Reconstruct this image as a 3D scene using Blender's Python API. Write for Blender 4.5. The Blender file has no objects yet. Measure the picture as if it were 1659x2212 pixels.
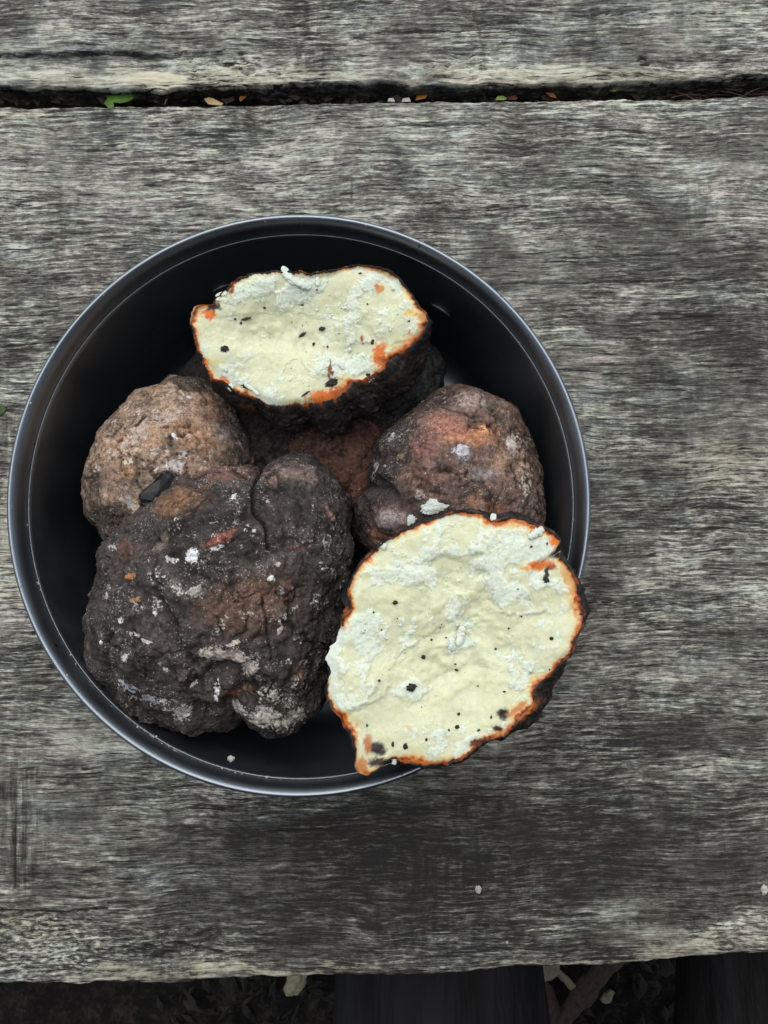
import bpy, math, random
import numpy as np
from mathutils import Vector

# ------------------------------------------------------------------ camera, sky, sun, exposure
S = bpy.context.scene
CAM_H, TILT, HFOV = 0.323, math.radians(2.5), math.radians(46)
cd = bpy.data.cameras.new('camera'); cam = bpy.data.objects.new('camera', cd)
S.collection.objects.link(cam); S.camera = cam
cam.location = (0, 0, CAM_H); cam.rotation_euler = (TILT, 0, 0)
cd.sensor_fit = 'HORIZONTAL'; cd.sensor_width = 36
cd.lens = 18 / math.tan(HFOV / 2)
cd.clip_start = 0.005; cd.clip_end = 2000
cd.dof.use_dof = True; cd.dof.focus_distance = 0.247; cd.dof.aperture_fstop = cd.lens / 0.3

SUN_EL, SUN_AZ = math.radians(62), math.radians(-8)      # azimuth from +Y (far side of the table)
w = bpy.data.worlds.new('World'); S.world = w; w.use_nodes = True
nt = w.node_tree; bg = nt.nodes['Background']
sky = nt.nodes.new('ShaderNodeTexSky'); sky.sky_type = 'NISHITA'; sky.sun_disc = False
sky.sun_elevation = SUN_EL; sky.sun_rotation = SUN_AZ; sky.dust_density = 3.0; sky.air_density = 1.0
hs = nt.nodes.new('ShaderNodeHueSaturation'); hs.inputs['Saturation'].default_value = 0.60
nt.links.new(sky.outputs[0], hs.inputs['Color']); nt.links.new(hs.outputs[0], bg.inputs[0])
bg.inputs[1].default_value = 0.075
sl = bpy.data.lights.new('sun', 'SUN'); sun = bpy.data.objects.new('sun', sl); S.collection.objects.link(sun)
sl.energy = 1.5; sl.angle = math.radians(80); sl.color = (1.0, 1.0, 0.975)
d = Vector((math.sin(SUN_AZ) * math.cos(SUN_EL), math.cos(SUN_AZ) * math.cos(SUN_EL), math.sin(SUN_EL)))
sun.rotation_euler = d.to_track_quat('Z', 'Y').to_euler()
S.view_settings.view_transform = 'Standard'; S.view_settings.look = 'None'
S.view_settings.exposure = 0.62; S.view_settings.gamma = 1.0

# ------------------------------------------------------------------ helpers
F = 829.5 / math.tan(HFOV / 2)
ct, st = math.cos(TILT), math.sin(TILT)
def P(px, py, z=0.0):
    "point at height z seen at position (px, py) of the 1659 x 2212 photograph"
    a = (np.asarray(px, float) - 829.5) / F; b = -(np.asarray(py, float) - 1106) / F
    dy = b * ct + st; dz = b * st - ct
    t = (z - CAM_H) / dz
    return np.stack([a * t, dy * t, np.broadcast_to(z, np.shape(t)) + 0 * t], -1)
def Q(v):
    "inverse of P: where on the photograph a built point was measured"
    x, y, z = v[..., 0], v[..., 1], v[..., 2] - CAM_H
    yc = y * ct + z * st; zc = -y * st + z * ct
    return np.stack([829.5 + F * x / -zc, 1106 - F * yc / -zc], -1)

_rng = np.random.default_rng(7)
PERM = np.concatenate([_rng.permutation(256)] * 3).astype(np.int64)
GR = _rng.normal(size=(256, 3)); GR /= np.linalg.norm(GR, axis=1)[:, None]
PERM = PERM.astype(np.int32); GX, GY, GZ = [np.ascontiguousarray(GR[:, k]).astype(np.float32) for k in range(3)]
def noise(p, seed=0):
    p = np.asarray(p, np.float32) + np.float32(seed * 17.31)
    i = np.floor(p).astype(np.int32); f = p - i
    u = f * f * f * (f * (f * 6 - 15) + 10); i &= 255
    x0, y0, z0 = i.T; x1, y1, z1 = (x0 + 1) & 255, (y0 + 1) & 255, (z0 + 1) & 255
    fx, fy, fz = f.T; ux, uy, uz = u.T
    def corner(A, y, dy, z, dz, dx):
        h = PERM[PERM[A + y] + z]
        return GX[h] * (fx - dx) + GY[h] * (fy - dy) + GZ[h] * (fz - dz)
    A0, A1 = PERM[x0], PERM[x1]
    def plane(z, dz):
        a = corner(A0, y0, 0, z, dz, 0); a = a + ux * (corner(A1, y0, 0, z, dz, 1) - a)
        b = corner(A0, y1, 1, z, dz, 0); b = b + ux * (corner(A1, y1, 1, z, dz, 1) - b)
        return a + uy * (b - a)
    r = plane(z0, 0)
    if float(np.ptp(p[:, 2])) > 1e-6: r = r + uz * (plane(z1, 1) - r)
    else: r = r * 1.0
    return r * 1.6
def fbm(p, o=4, seed=0, gain=.5, lac=2.03):
    s, a, tot = 0, 1.0, 0
    for k in range(o):
        s = s + a * noise(p, seed + k * 3.7); tot += a
        p = np.asarray(p) * lac; a *= gain
    return s / tot
def worley(p, seed=0):
    p = np.asarray(p, float) + seed * 9.13
    i = np.floor(p).astype(np.int64)
    f1 = np.full(len(p), 9.); f2 = np.full(len(p), 9.); ident = np.zeros(len(p), np.int64)
    for dx in (-1, 0, 1):
        for dy in (-1, 0, 1):
            for dz in (-1, 0, 1):
                c = i + (dx, dy, dz); m = c & 255
                h = PERM[PERM[PERM[m[:, 0]] + m[:, 1]] + m[:, 2]]
                q = c + np.stack([PERM[h] / 255., PERM[h + 91] / 255., PERM[h + 183] / 255.], -1)
                dd = np.linalg.norm(p - q, axis=1)
                nb = dd < f1
                f2 = np.where(nb, f1, np.minimum(f2, dd)); ident = np.where(nb, h, ident); f1 = np.where(nb, dd, f1)
    return f1, f2, ident
def sm(a, b, x):
    t = np.clip((x - a) / (b - a), 0, 1); return t * t * (3 - 2 * t)
def segdist(q, pts):
    "distance of 2-D points q to a polyline"
    pts = np.asarray(pts, float); best = np.full(len(q), 1e9)
    for a, b in zip(pts[:-1], pts[1:]):
        ab = b - a; t = np.clip(((q - a) @ ab) / (ab @ ab), 0, 1)
        best = np.minimum(best, np.linalg.norm(q - a - t[:, None] * ab, axis=1))
    return best
def polysd(q, pts):
    "signed distance, positive inside"
    pts = np.asarray(pts, float); inside = np.zeros(len(q), bool)
    for a, b in zip(pts, np.roll(pts, -1, 0)):
        c = (a[1] > q[:, 1]) != (b[1] > q[:, 1])
        xx = (b[0] - a[0]) * (q[:, 1] - a[1]) / (b[1] - a[1] + 1e-12) + a[0]
        inside ^= c & (q[:, 0] < xx)
    dd = segdist(q, np.vstack([pts, pts[:1]]))
    return np.where(inside, dd, -dd)
def patch(q, c, r, ang=0):
    "elliptic distance field: 0 at centre, 1 at the rim"
    a = math.radians(ang); dx, dy = q[:, 0] - c[0], q[:, 1] - c[1]
    return np.hypot((dx * math.cos(a) + dy * math.sin(a)) / r[0], (-dx * math.sin(a) + dy * math.cos(a)) / r[1])
def mixc(col, m, c):
    return col + (np.asarray(c) - col) * np.clip(m, 0, 1)[:, None]

def link(o, parent=None):
    S.collection.objects.link(o)
    if parent is not None: o.parent = parent
    return o
def mk(name, v, faces, mat, parent=None, col=None, smooth=True, attrs=None, col2=None):
    v = np.asarray(v, np.float32); me = bpy.data.meshes.new(name)
    if isinstance(faces, np.ndarray):
        n, k = faces.shape
        me.vertices.add(len(v)); me.vertices.foreach_set('co', v.ravel())
        me.loops.add(n * k); me.loops.foreach_set('vertex_index', faces.astype(np.int32).ravel())
        me.polygons.add(n); me.polygons.foreach_set('loop_start', (np.arange(n) * k).astype(np.int32))
        me.polygons.foreach_set('use_smooth', np.full(n, smooth)); me.update(calc_edges=True)
    else:
        me.from_pydata(v.tolist(), [], faces); me.update()
        me.polygons.foreach_set('use_smooth', np.full(len(me.polygons), smooth))
    for nm, col in (('Col', col), ('Col2', col2)):
        if col is None: continue
        at = me.color_attributes.new(nm, 'FLOAT_COLOR', 'POINT')
        at.data.foreach_set('color', np.concatenate([np.clip(col, 0, 1), np.ones((len(v), 1))], 1).astype(np.float32).ravel())
    for k, a in (attrs or {}).items():
        at = me.attributes.new(k, 'FLOAT', 'POINT'); at.data.foreach_set('value', np.asarray(a, np.float32))
    me.materials.append(mat); me.validate()
    return link(bpy.data.objects.new(name, me), parent)
def empty(name, loc, label=None, cat=None, group=None):
    o = bpy.data.objects.new(name, None); o.empty_display_size = .01; o.location = loc; link(o)
    return tag(o, label, cat, group) if label else o
def tag(o, label, cat, group=None):
    o['label'] = label; o['category'] = cat
    if group: o['group'] = group
    return o
_ico = {}
def ico(level):
    if level in _ico: return _ico[level]
    t = (1 + 5 ** .5) / 2
    v = np.array([(-1, t, 0), (1, t, 0), (-1, -t, 0), (1, -t, 0), (0, -1, t), (0, 1, t), (0, -1, -t), (0, 1, -t), (t, 0, -1), (t, 0, 1), (-t, 0, -1), (-t, 0, 1)], float)
    f = np.array([(0, 11, 5), (0, 5, 1), (0, 1, 7), (0, 7, 10), (0, 10, 11), (1, 5, 9), (5, 11, 4), (11, 10, 2), (10, 7, 6), (7, 1, 8), (3, 9, 4), (3, 4, 2), (3, 2, 6), (3, 6, 8), (3, 8, 9), (4, 9, 5), (2, 4, 11), (6, 2, 10), (8, 6, 7), (9, 8, 1)])
    v /= np.linalg.norm(v, axis=1)[:, None]
    for _ in range(level):
        e = np.sort(np.concatenate([f[:, [0, 1]], f[:, [1, 2]], f[:, [2, 0]]]), 1)
        key = e[:, 0] * 10 ** 7 + e[:, 1]; uq, idx, inv = np.unique(key, return_index=True, return_inverse=True)
        m = v[e[idx, 0]] + v[e[idx, 1]]; m /= np.linalg.norm(m, axis=1)[:, None]
        inv = inv.reshape(-1) + len(v); n = len(f); a, b, c = inv[:n], inv[n:2 * n], inv[2 * n:]
        f = np.concatenate([np.stack(x, 1) for x in ((f[:, 0], a, c), (f[:, 1], b, a), (f[:, 2], c, b), (a, b, c))])
        v = np.vstack([v, m])
    _ico[level] = (v, f); return v, f
def gridfaces(nu, nv, wrap_u=False):
    u = np.arange(nu if wrap_u else nu - 1); vv = np.arange(nv - 1)
    U, V = np.meshgrid(u, vv, indexing='ij'); U2 = (U + 1) % nu
    return np.stack([U * nv + V, U2 * nv + V, U2 * nv + V + 1, U * nv + V + 1], -1).reshape(-1, 4)

# ------------------------------------------------------------------ materials
def newmat(name, rough=.8, metal=0., spec=.5):
    m = bpy.data.materials.new(name); m.use_nodes = True; b = m.node_tree.nodes['Principled BSDF']
    b.inputs['Roughness'].default_value = rough; b.inputs['Metallic'].default_value = metal
    b.inputs['Specular IOR Level'].default_value = spec
    return m, m.node_tree, b
class NG:
    "tiny node-graph helper"
    def __init__(s, nt): s.nt = nt
    def n(s, t, **kw):
        x = s.nt.nodes.new(t)
        for k, v in kw.items(): setattr(x, k, v)
        return x
    def l(s, a, b): s.nt.links.new(a, b)
    def set(s, sock, v):
        if isinstance(v, bpy.types.NodeSocket): s.l(v, sock)
        else: sock.default_value = v
    def math(s, op, a, b=0., c=0., clamp=False):
        x = s.n('ShaderNodeMath', operation=op, use_clamp=clamp)
        for i, v in enumerate((a, b, c)): s.set(x.inputs[i], v)
        return x.outputs[0]
    def attr(s, name, out='Fac'):
        return s.n('ShaderNodeAttribute', attribute_name=name).outputs[out]
    def noise(s, vec, scale, detail=3., rough=.55):
        x = s.n('ShaderNodeTexNoise'); s.l(vec, x.inputs['Vector'])
        x.inputs['Scale'].default_value = scale; x.inputs['Detail'].default_value = detail; x.inputs['Roughness'].default_value = rough
        return x.outputs['Fac']
    def mapping(s, vec, scale=(1, 1, 1), loc=(0, 0, 0), rot=(0, 0, 0)):
        x = s.n('ShaderNodeMapping'); s.l(vec, x.inputs[0]); x.inputs['Scale'].default_value = scale
        x.inputs['Location'].default_value = loc; x.inputs['Rotation'].default_value = rot
        return x.outputs[0]
    def ramp(s, fac, stops, interp='LINEAR'):
        x = s.n('ShaderNodeValToRGB'); e = x.color_ramp.elements; x.color_ramp.interpolation = interp
        while len(e) < len(stops): e.new(.5)
        for k, (p, c) in enumerate(stops):
            e[k].position = p; e[k].color = (*c, 1) if len(c) == 3 else c
        s.l(fac, x.inputs[0]); return x.outputs[0]
    def mix(s, fac, a, b, blend='MIX'):
        x = s.n('ShaderNodeMix', data_type='RGBA', blend_type=blend)
        s.set(x.inputs[0], fac); s.set(x.inputs[6], a if isinstance(a, bpy.types.NodeSocket) else (*a, 1)); s.set(x.inputs[7], b if isinstance(b, bpy.types.NodeSocket) else (*b, 1))
        return x.outputs[2]
    def bump(s, h, strength, dist, normal=None):
        x = s.n('ShaderNodeBump'); s.l(h, x.inputs['Height']); x.inputs['Strength'].default_value = strength; x.inputs['Distance'].default_value = dist
        if normal: s.l(normal, x.inputs['Normal'])
        return x.outputs[0]
    def rng(s, v, a, b, c, d):
        x = s.n('ShaderNodeMapRange'); s.l(v, x.inputs[0])
        for i, k in enumerate((a, b, c, d)): x.inputs[i + 1].default_value = k
        return x.outputs[0]

def crust_material(name, rough=.88, bs=.8, layer=True):
    m, nt, b = newmat(name, rough, 0, .25); g = NG(nt)
    co = g.n('ShaderNodeTexCoord').outputs['Object']
    n1 = g.noise(co, 800, 5, .62); n2 = g.noise(co, 2600, 3, .7); n3 = g.noise(g.mapping(co, loc=(3, 1, 2)), 1500, 4, .7)
    v = g.math('MULTIPLY', g.rng(n1, .3, .7, .45, 1.55), g.rng(n2, .3, .7, .60, 1.40))
    c = g.attr('Col', 'Color')
    if layer:
        pa = g.math('ADD', g.attr('pa'), g.math('MULTIPLY', g.math('SUBTRACT', g.math('ADD', g.math('MULTIPLY', n3, .6), g.math('MULTIPLY', n1, .4)), .5), 3.2))
        pa = g.math('MULTIPLY', g.rng(pa, .42, .60, 0, 1), g.rng(g.attr('pa'), .02, .18, 0, 1))
        c = g.mix(pa, c, g.attr('Col2', 'Color'))
        dust = g.noise(g.mapping(co, loc=(7, 7, 7)), 1900, 2, .6)
        du = g.math('MULTIPLY', g.rng(g.math('ADD', dust, g.math('MULTIPLY', g.attr('dust'), .14)), .68, .77, 0, 1), .7)
        c = g.mix(du, c, (.44, .41, .38))
        pit = g.rng(g.noise(g.mapping(co, loc=(2, 9, 4)), 1300, 2, .6), .34, .28, 0, .9)
        c = g.mix(pit, c, (.015, .013, .012))
    c = g.mix(1., c, v, 'MULTIPLY')
    g.l(c, b.inputs['Base Color'])
    h = g.math('ADD', n1, g.math('MULTIPLY', n2, .5))
    g.l(g.bump(h, bs * .6, .0009), b.inputs['Normal'])
    return m
M_CRUST = crust_material('charred_crust')
M_SKIN = crust_material('burnt_skin', .66, .9, False)
def flesh_material(name='potato_flesh', sss=True):
    m, nt, b = newmat(name, .62, 0, .3); g = NG(nt)
    co = g.n('ShaderNodeTexCoord').outputs['Object']
    n1 = g.noise(co, 700, 4, .6); n2 = g.noise(co, 2600, 3, .6)
    v = g.math('MULTIPLY', g.rng(n1, .3, .7, .95, 1.04), g.rng(n2, .3, .7, .95, 1.04))
    g.l(g.mix(1., g.attr('Col', 'Color'), v, 'MULTIPLY'), b.inputs['Base Color'])
    fl = g.attr('fluff'); g.l(g.rng(fl, 0, 1, .42, .80), b.inputs['Roughness'])
    hgt = g.math('MULTIPLY', g.math('ADD', n1, g.math('MULTIPLY', n2, .7)), g.math('ADD', g.math('MULTIPLY', fl, .9), .25))
    g.l(g.bump(hgt, .22, .0004), b.inputs['Normal'])
    if not sss: return m
    b.inputs['Subsurface Weight'].default_value = .9
    b.inputs['Subsurface Radius'].default_value = (1., .9, .6); b.inputs['Subsurface Scale'].default_value = .0025
    return m
M_FLESH = flesh_material(); M_CRUMB = flesh_material('potato_crumb', False)
def plain(name, col, rough=.8, var=.25, scale=1500, metal=0, spec=.4):
    m, nt, b = newmat(name, rough, metal, spec); g = NG(nt)
    co = g.n('ShaderNodeTexCoord').outputs['Object']
    n = g.noise(co, scale, 4)
    c = g.mix(1., col, g.rng(n, .3, .7, 1 - var, 1 + var), 'MULTIPLY'); g.l(c, b.inputs['Base Color'])
    g.l(g.bump(n, .3, .0004), b.inputs['Normal'])
    return m
def metal_material():
    m, nt, b = newmat('dark_anodised_aluminium', .36, 1., .5); g = NG(nt)
    co = g.n('ShaderNodeTexCoord').outputs['Object']
    n = g.noise(co, 60, 4); f = g.noise(co, 2200, 2, .7); sp = g.noise(co, 1100, 1, .5)
    base = g.mix(g.rng(n, .3, .7, 0, 1), (.225, .258, .288), (.26, .297, .33))
    speck = g.rng(sp, .74, .78, 0, 1)
    base = g.mix(speck, base, (.42, .40, .36))
    pit = g.rng(g.noise(co, 800, 1, .5), .25, .21, 0, 1)
    base = g.mix(pit, base, (.02, .02, .02))
    g.l(base, b.inputs['Base Color'])
    g.l(g.rng(g.math('ADD', n, g.math('MULTIPLY', f, .5)), .5, 1.0, .35, .48), b.inputs['Roughness'])
    g.l(g.bump(f, .06, .0002), b.inputs['Normal'])
    return m
M_POT = metal_material()
M_BARE = plain('worn_seam_and_glint_metal', (.27, .29, .30), .5, .15, 900, .9)

def wood_material():
    m, nt, b = newmat('weathered_grey_wood', .82, 0, .3); g = NG(nt)
    co = g.n('ShaderNodeTexCoord').outputs['Object']
    base = g.mapping(co, rot=(0, 0, math.radians(-1.0)))
    wz = g.noise(base, 22, 2); wz2 = g.noise(base, 90, 2)
    off = g.math('ADD', g.math('MULTIPLY', g.math('SUBTRACT', wz, .5), .006), g.math('MULTIPLY', g.math('SUBTRACT', wz2, .5), .0005))
    cx = g.n('ShaderNodeCombineXYZ'); g.l(off, cx.inputs[1])
    va = g.n('ShaderNodeVectorMath', operation='ADD'); g.l(base, va.inputs[0]); g.l(cx.outputs[0], va.inputs[1]); vv = va.outputs[0]
    fib = g.noise(g.mapping(vv, (58, 800, 200)), 1, 4, .66)         # main fibres, about 1 mm apart
    fin = g.noise(g.mapping(vv, (190, 2000, 300)), 1, 4, .72)       # fine fibres
    med = g.noise(g.mapping(vv, (38, 220, 60)), 1, 5, .68)          # broader streaks
    blo = g.noise(g.mapping(vv, (44, 66, 30)), 1, 7, .74)           # weather blotches
    sta = g.noise(g.mapping(base, (13, 24, 10), loc=(4, 2, 0)), 1, 6, .66)   # large stains
    spk = g.noise(g.mapping(vv, (420, 900, 600)), 1, 3, .7)         # speckle
    saw = g.noise(g.mapping(base, (520, 60, 100)), 1, 4, .65)       # saw marks across the grain
    sawm = g.rng(g.noise(g.mapping(base, (30, 18, 20)), 1, 2), .52, .70, .06, .50)
    rough_ = g.rng(g.noise(g.mapping(base, (16, 30, 10), loc=(1, 8, 0)), 1, 4, .6), .38, .62, .55, 1.2)  # smooth silver areas against furry ones
    slit = g.rng(g.noise(g.mapping(vv, (80, 1050, 200), loc=(5, 3, 1)), 1, 3, .6), .395, .335, 0, 1)   # open checks along the grain
    tone, sawa, dec = g.attr('tone'), g.attr('saw'), g.attr('decay')
    s = g.math('MULTIPLY', g.math('SUBTRACT', fib, .5), 1.7)
    s = g.math('ADD', s, g.math('MULTIPLY', g.math('SUBTRACT', fin, .5), 1.8))
    s = g.math('ADD', s, g.math('MULTIPLY', g.math('SUBTRACT', spk, .5), g.math('ADD', 1.1, g.math('MULTIPLY', dec, 1.4))))
    s = g.math('SUBTRACT', s, g.math('MULTIPLY', slit, .7))
    s = g.math('MULTIPLY', s, rough_)
    s = g.math('ADD', s, g.math('MULTIPLY', g.math('SUBTRACT', med, .5), .6))
    s = g.math('ADD', s, g.math('MULTIPLY', g.math('SUBTRACT', blo, .5), 1.35))
    s = g.math('ADD', s, g.math('MULTIPLY', g.math('SUBTRACT', sta, .5), 1.0))
    s = g.math('ADD', s, g.math('MULTIPLY', g.math('SUBTRACT', saw, .56), g.math('ADD', sawm, g.math('MULTIPLY', sawa, 2.0))))
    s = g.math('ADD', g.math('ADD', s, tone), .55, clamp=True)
    c = g.ramp(s, [(0., (.020, .019, .018)), (.25, (.055, .051, .047)), (.48, (.118, .116, .106)), (.70, (.248, .247, .224)), (1., (.53, .545, .485))])
    tint = g.noise(g.mapping(vv, (45, 110, 40)), 1, 4, .6)
    tcol = g.ramp(tint, [(.3, (1.05, .97, .97)), (.45, (1.02, .99, .95)), (.55, (.98, 1.01, .93)), (.7, (.93, 1.0, 1.05))])
    c = g.mix(1., c, tcol, 'MULTIPLY')
    cream = g.attr('cream')
    c = g.mix(g.math('MULTIPLY', cream, g.rng(s, .25, .6, 0, .85)), c, (.56, .52, .38))
    crack = g.attr('crack')
    c = g.mix(crack, c, (.012, .011, .010))
    g.l(c, b.inputs['Base Color'])
    h = g.math('ADD', g.math('MULTIPLY', s, .6), g.math('MULTIPLY', fin, .3))
    g.l(g.bump(h, .55, .0007), b.inputs['Normal'])
    return m
M_WOOD = wood_material()
M_CHAR = plain('black_charcoal', (.012, .012, .013), .55, .4, 1200)
M_FLECK = plain('char_fleck', (.018, .018, .014), .7, .5, 2500)
M_ASH = plain('pale_ash', (.42, .40, .36), .9, .3, 2000)

# ------------------------------------------------------------------ table planks
EDGE_A = [(-400, 178), (0, 175), (30, 179), (100, 178), (220, 181), (310, 181), (345, 186), (370, 179), (450, 181), (550, 176), (700, 175), (829, 170), (855, 175), (885, 182), (930, 179), (1030, 180), (1130, 179), (1245, 175), (1380, 173), (1480, 168), (1659, 158), (2100, 150)]
EDGE_B = [(-400, 240), (0, 235), (450, 229), (829, 221), (1329, 214), (1659, 210), (2100, 204)]
EDGE_C = [(-400, 2130), (0, 2121), (75, 2125), (190, 2126), (200, 2121), (250, 2122), (400, 2122), (450, 2116), (510, 2109), (650, 2107), (829, 2105), (929, 2106), (1029, 2099), (1129, 2089), (1279, 2084), (1479, 2069), (1579, 2061), (1659, 2057), (2100, 2030)]
table = empty('wooden_table', (0, .02, -.034), 'weathered grey plank table with a dark gap between its boards', 'table')
table_off = np.array([0, .02, -.034])
def edge_y(pts, x):
    w = P([p[0] for p in pts], [p[1] for p in pts], 0.)
    return np.interp(x, w[:, 0], w[:, 1])
XS = np.concatenate([np.linspace(-.62, -.16, 30)[:-1], np.linspace(-.16, .16, 340), np.linspace(.16, .62, 30)[1:]])
def plank(lo, hi, nrow, far_hi, cracks, tones, saws, creams, decays, step=None, seed=1):
    T = .034
    # cross-section parameter: underside edge, side, rounded arris, top, arris, side
    tt = np.concatenate([[-.034, -.02, -.009, -.005, -.003, -.0018, -.001, -.0004], np.linspace(0, 1, nrow), [1.0004, 1.001, 1.0018, 1.003, 1.005, 1.009, 1.02, 1.034]])
    nx, nv = len(XS), len(tt)
    X = np.repeat(XS[:, None], nv, 1)
    jag = lambda sd: .0005 * fbm(np.stack([XS * 260, XS * 0 + sd, XS * 0], -1), 4, sd) + .0007 * fbm(np.stack([XS * 60, XS * 0, XS * 0 + sd], -1), 2, sd)
    yl = (edge_y(lo, XS) + jag(seed + 3.3)) if lo is not None else XS * 0 - .3
    yh = (edge_y(hi, XS) + jag(seed + 7.7)) if far_hi is None else np.full(nx, far_hi)
    top = np.clip(tt, 0, 1)
    if far_hi is not None: top = np.where((tt > 0) & (tt < 1), top ** 1.6, top)
    Y = yl[:, None] * (1 - top) + yh[:, None] * top
    dn = np.where(tt < 0, -tt, np.where(tt > 1, tt - 1, 0))
    Y = Y + (np.where(tt < 0, -1, np.where(tt > 1, 1, 0)) * np.minimum(dn, .0012) * .5)[None]
    Z = np.repeat(-dn[None], nx, 0)
    v = np.stack([X, Y, Z], -1).reshape(-1, 3); dnv = np.repeat(dn[None], nx, 0).ravel()
    q = Q(v)
    on = dnv == 0
    dl = v[:, 1] - np.repeat(yl, nv); dh = np.repeat(yh, nv) - v[:, 1]
    ed = np.minimum(dl, dh)
    # relief: hollows along the grain, worn arrises
    wob = np.stack([v[:, 0] * 14, v[:, 1] * 60, v[:, 2] * 0 + seed], -1)
    z = .0005 * fbm(wob, 3, seed)
    z += .00028 * fbm(np.stack([v[:, 0] * 90, v[:, 1] * 700, v[:, 2] * 0 + seed], -1), 3, seed + 4)
    rag = fbm(np.stack([v[:, 0] * 120, v[:, 1] * 220, v[:, 2] * 0], -1), 4, seed + 9)
    z -= .0006 * np.exp(-np.maximum(ed, 0) / .0016) * (1 + 1.5 * rag)
    tone = np.zeros(len(v)); saw = tone.copy(); cream = tone.copy(); dec = tone.copy(); crk = tone.copy()
    wq = q + 26 * np.stack([fbm(np.stack([q[:, 0] / 70, q[:, 1] / 45, q[:, 0] * 0], -1), 3, seed + 20), fbm(np.stack([q[:, 0] / 70, q[:, 1] / 45, q[:, 0] * 0 + 9], -1), 3, seed + 21)], -1)
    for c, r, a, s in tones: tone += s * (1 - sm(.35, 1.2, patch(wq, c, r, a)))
    for c, r, a, s in saws: saw += s * (1 - sm(.3, 1.2, patch(wq, c, r, a)))
    for c, r, a, s in creams: cream += s * (1 - sm(.35, 1.2, patch(wq, c, r, a)))
    for c, r, a, s in decays:
        m = (1 - sm(.3, 1.2, patch(wq, c, r, a))); dec += s * m
        z -= .0016 * m * np.clip(.1 + fbm(np.stack([v[:, 0] * 180, v[:, 1] * 420, v[:, 2] * 0], -1), 4, seed + 13), 0, 1) * 2
    rc = random.Random(seed * 5)
    for _ in range(26 if far_hi is None else 12):
        x0 = rc.uniform(-100, 1500); L = rc.uniform(80, 420); y0 = rc.uniform(*((250, 2080) if far_hi is None else (-40, 150))); sl_ = rc.uniform(-.035, .0)
        cracks = cracks + [([(x0, y0), (x0 + L * .5, y0 + sl_ * L * .5 + rc.uniform(-2, 2)), (x0 + L, y0 + sl_ * L)], rc.uniform(1.1, 1.9), rc.uniform(.0004, .0010))]
    for pts, wd, dep in cracks:
        jq = q + np.stack([q[:, 0] * 0, 3.0 * fbm(np.stack([q[:, 0] / 22, q[:, 0] * 0, q[:, 0] * 0 + seed], -1), 3, seed + 33)], -1)
        m = np.exp(-(segdist(jq, pts) / wd) ** 2); z -= dep * m; crk = np.maximum(crk, sm(.25, .8, m) * min(1, dep / .0008))
    if step is not None:
        sx = np.array(step); ys = np.interp(q[:, 0], sx[:, 0], sx[:, 1]) + 4 * fbm(np.stack([q[:, 0] / 14, q[:, 0] * 0, q[:, 0] * 0], -1), 3, 5)
        amt = np.interp(q[:, 0], sx[:, 0], sx[:, 2])
        below = sm(-1.5, 3.5, q[:, 1] - ys) * amt; z -= .0017 * below
        crk = np.maximum(crk, np.exp(-((q[:, 1] - ys - 1) / 3.0) ** 2) * amt * sm(-.35, .2, rag))
        tone += .10 * below
    v[:, 2] += np.where(on, z, np.where(dnv < .004, z, 0))
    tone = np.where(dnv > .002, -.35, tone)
    return mk('plank', v - table_off, gridfaces(nx, nv), M_WOOD, table, attrs=dict(tone=tone, saw=saw, cream=np.clip(cream, 0, 1), decay=np.clip(dec, 0, 1), crack=np.clip(crk, 0, .95)))
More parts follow.
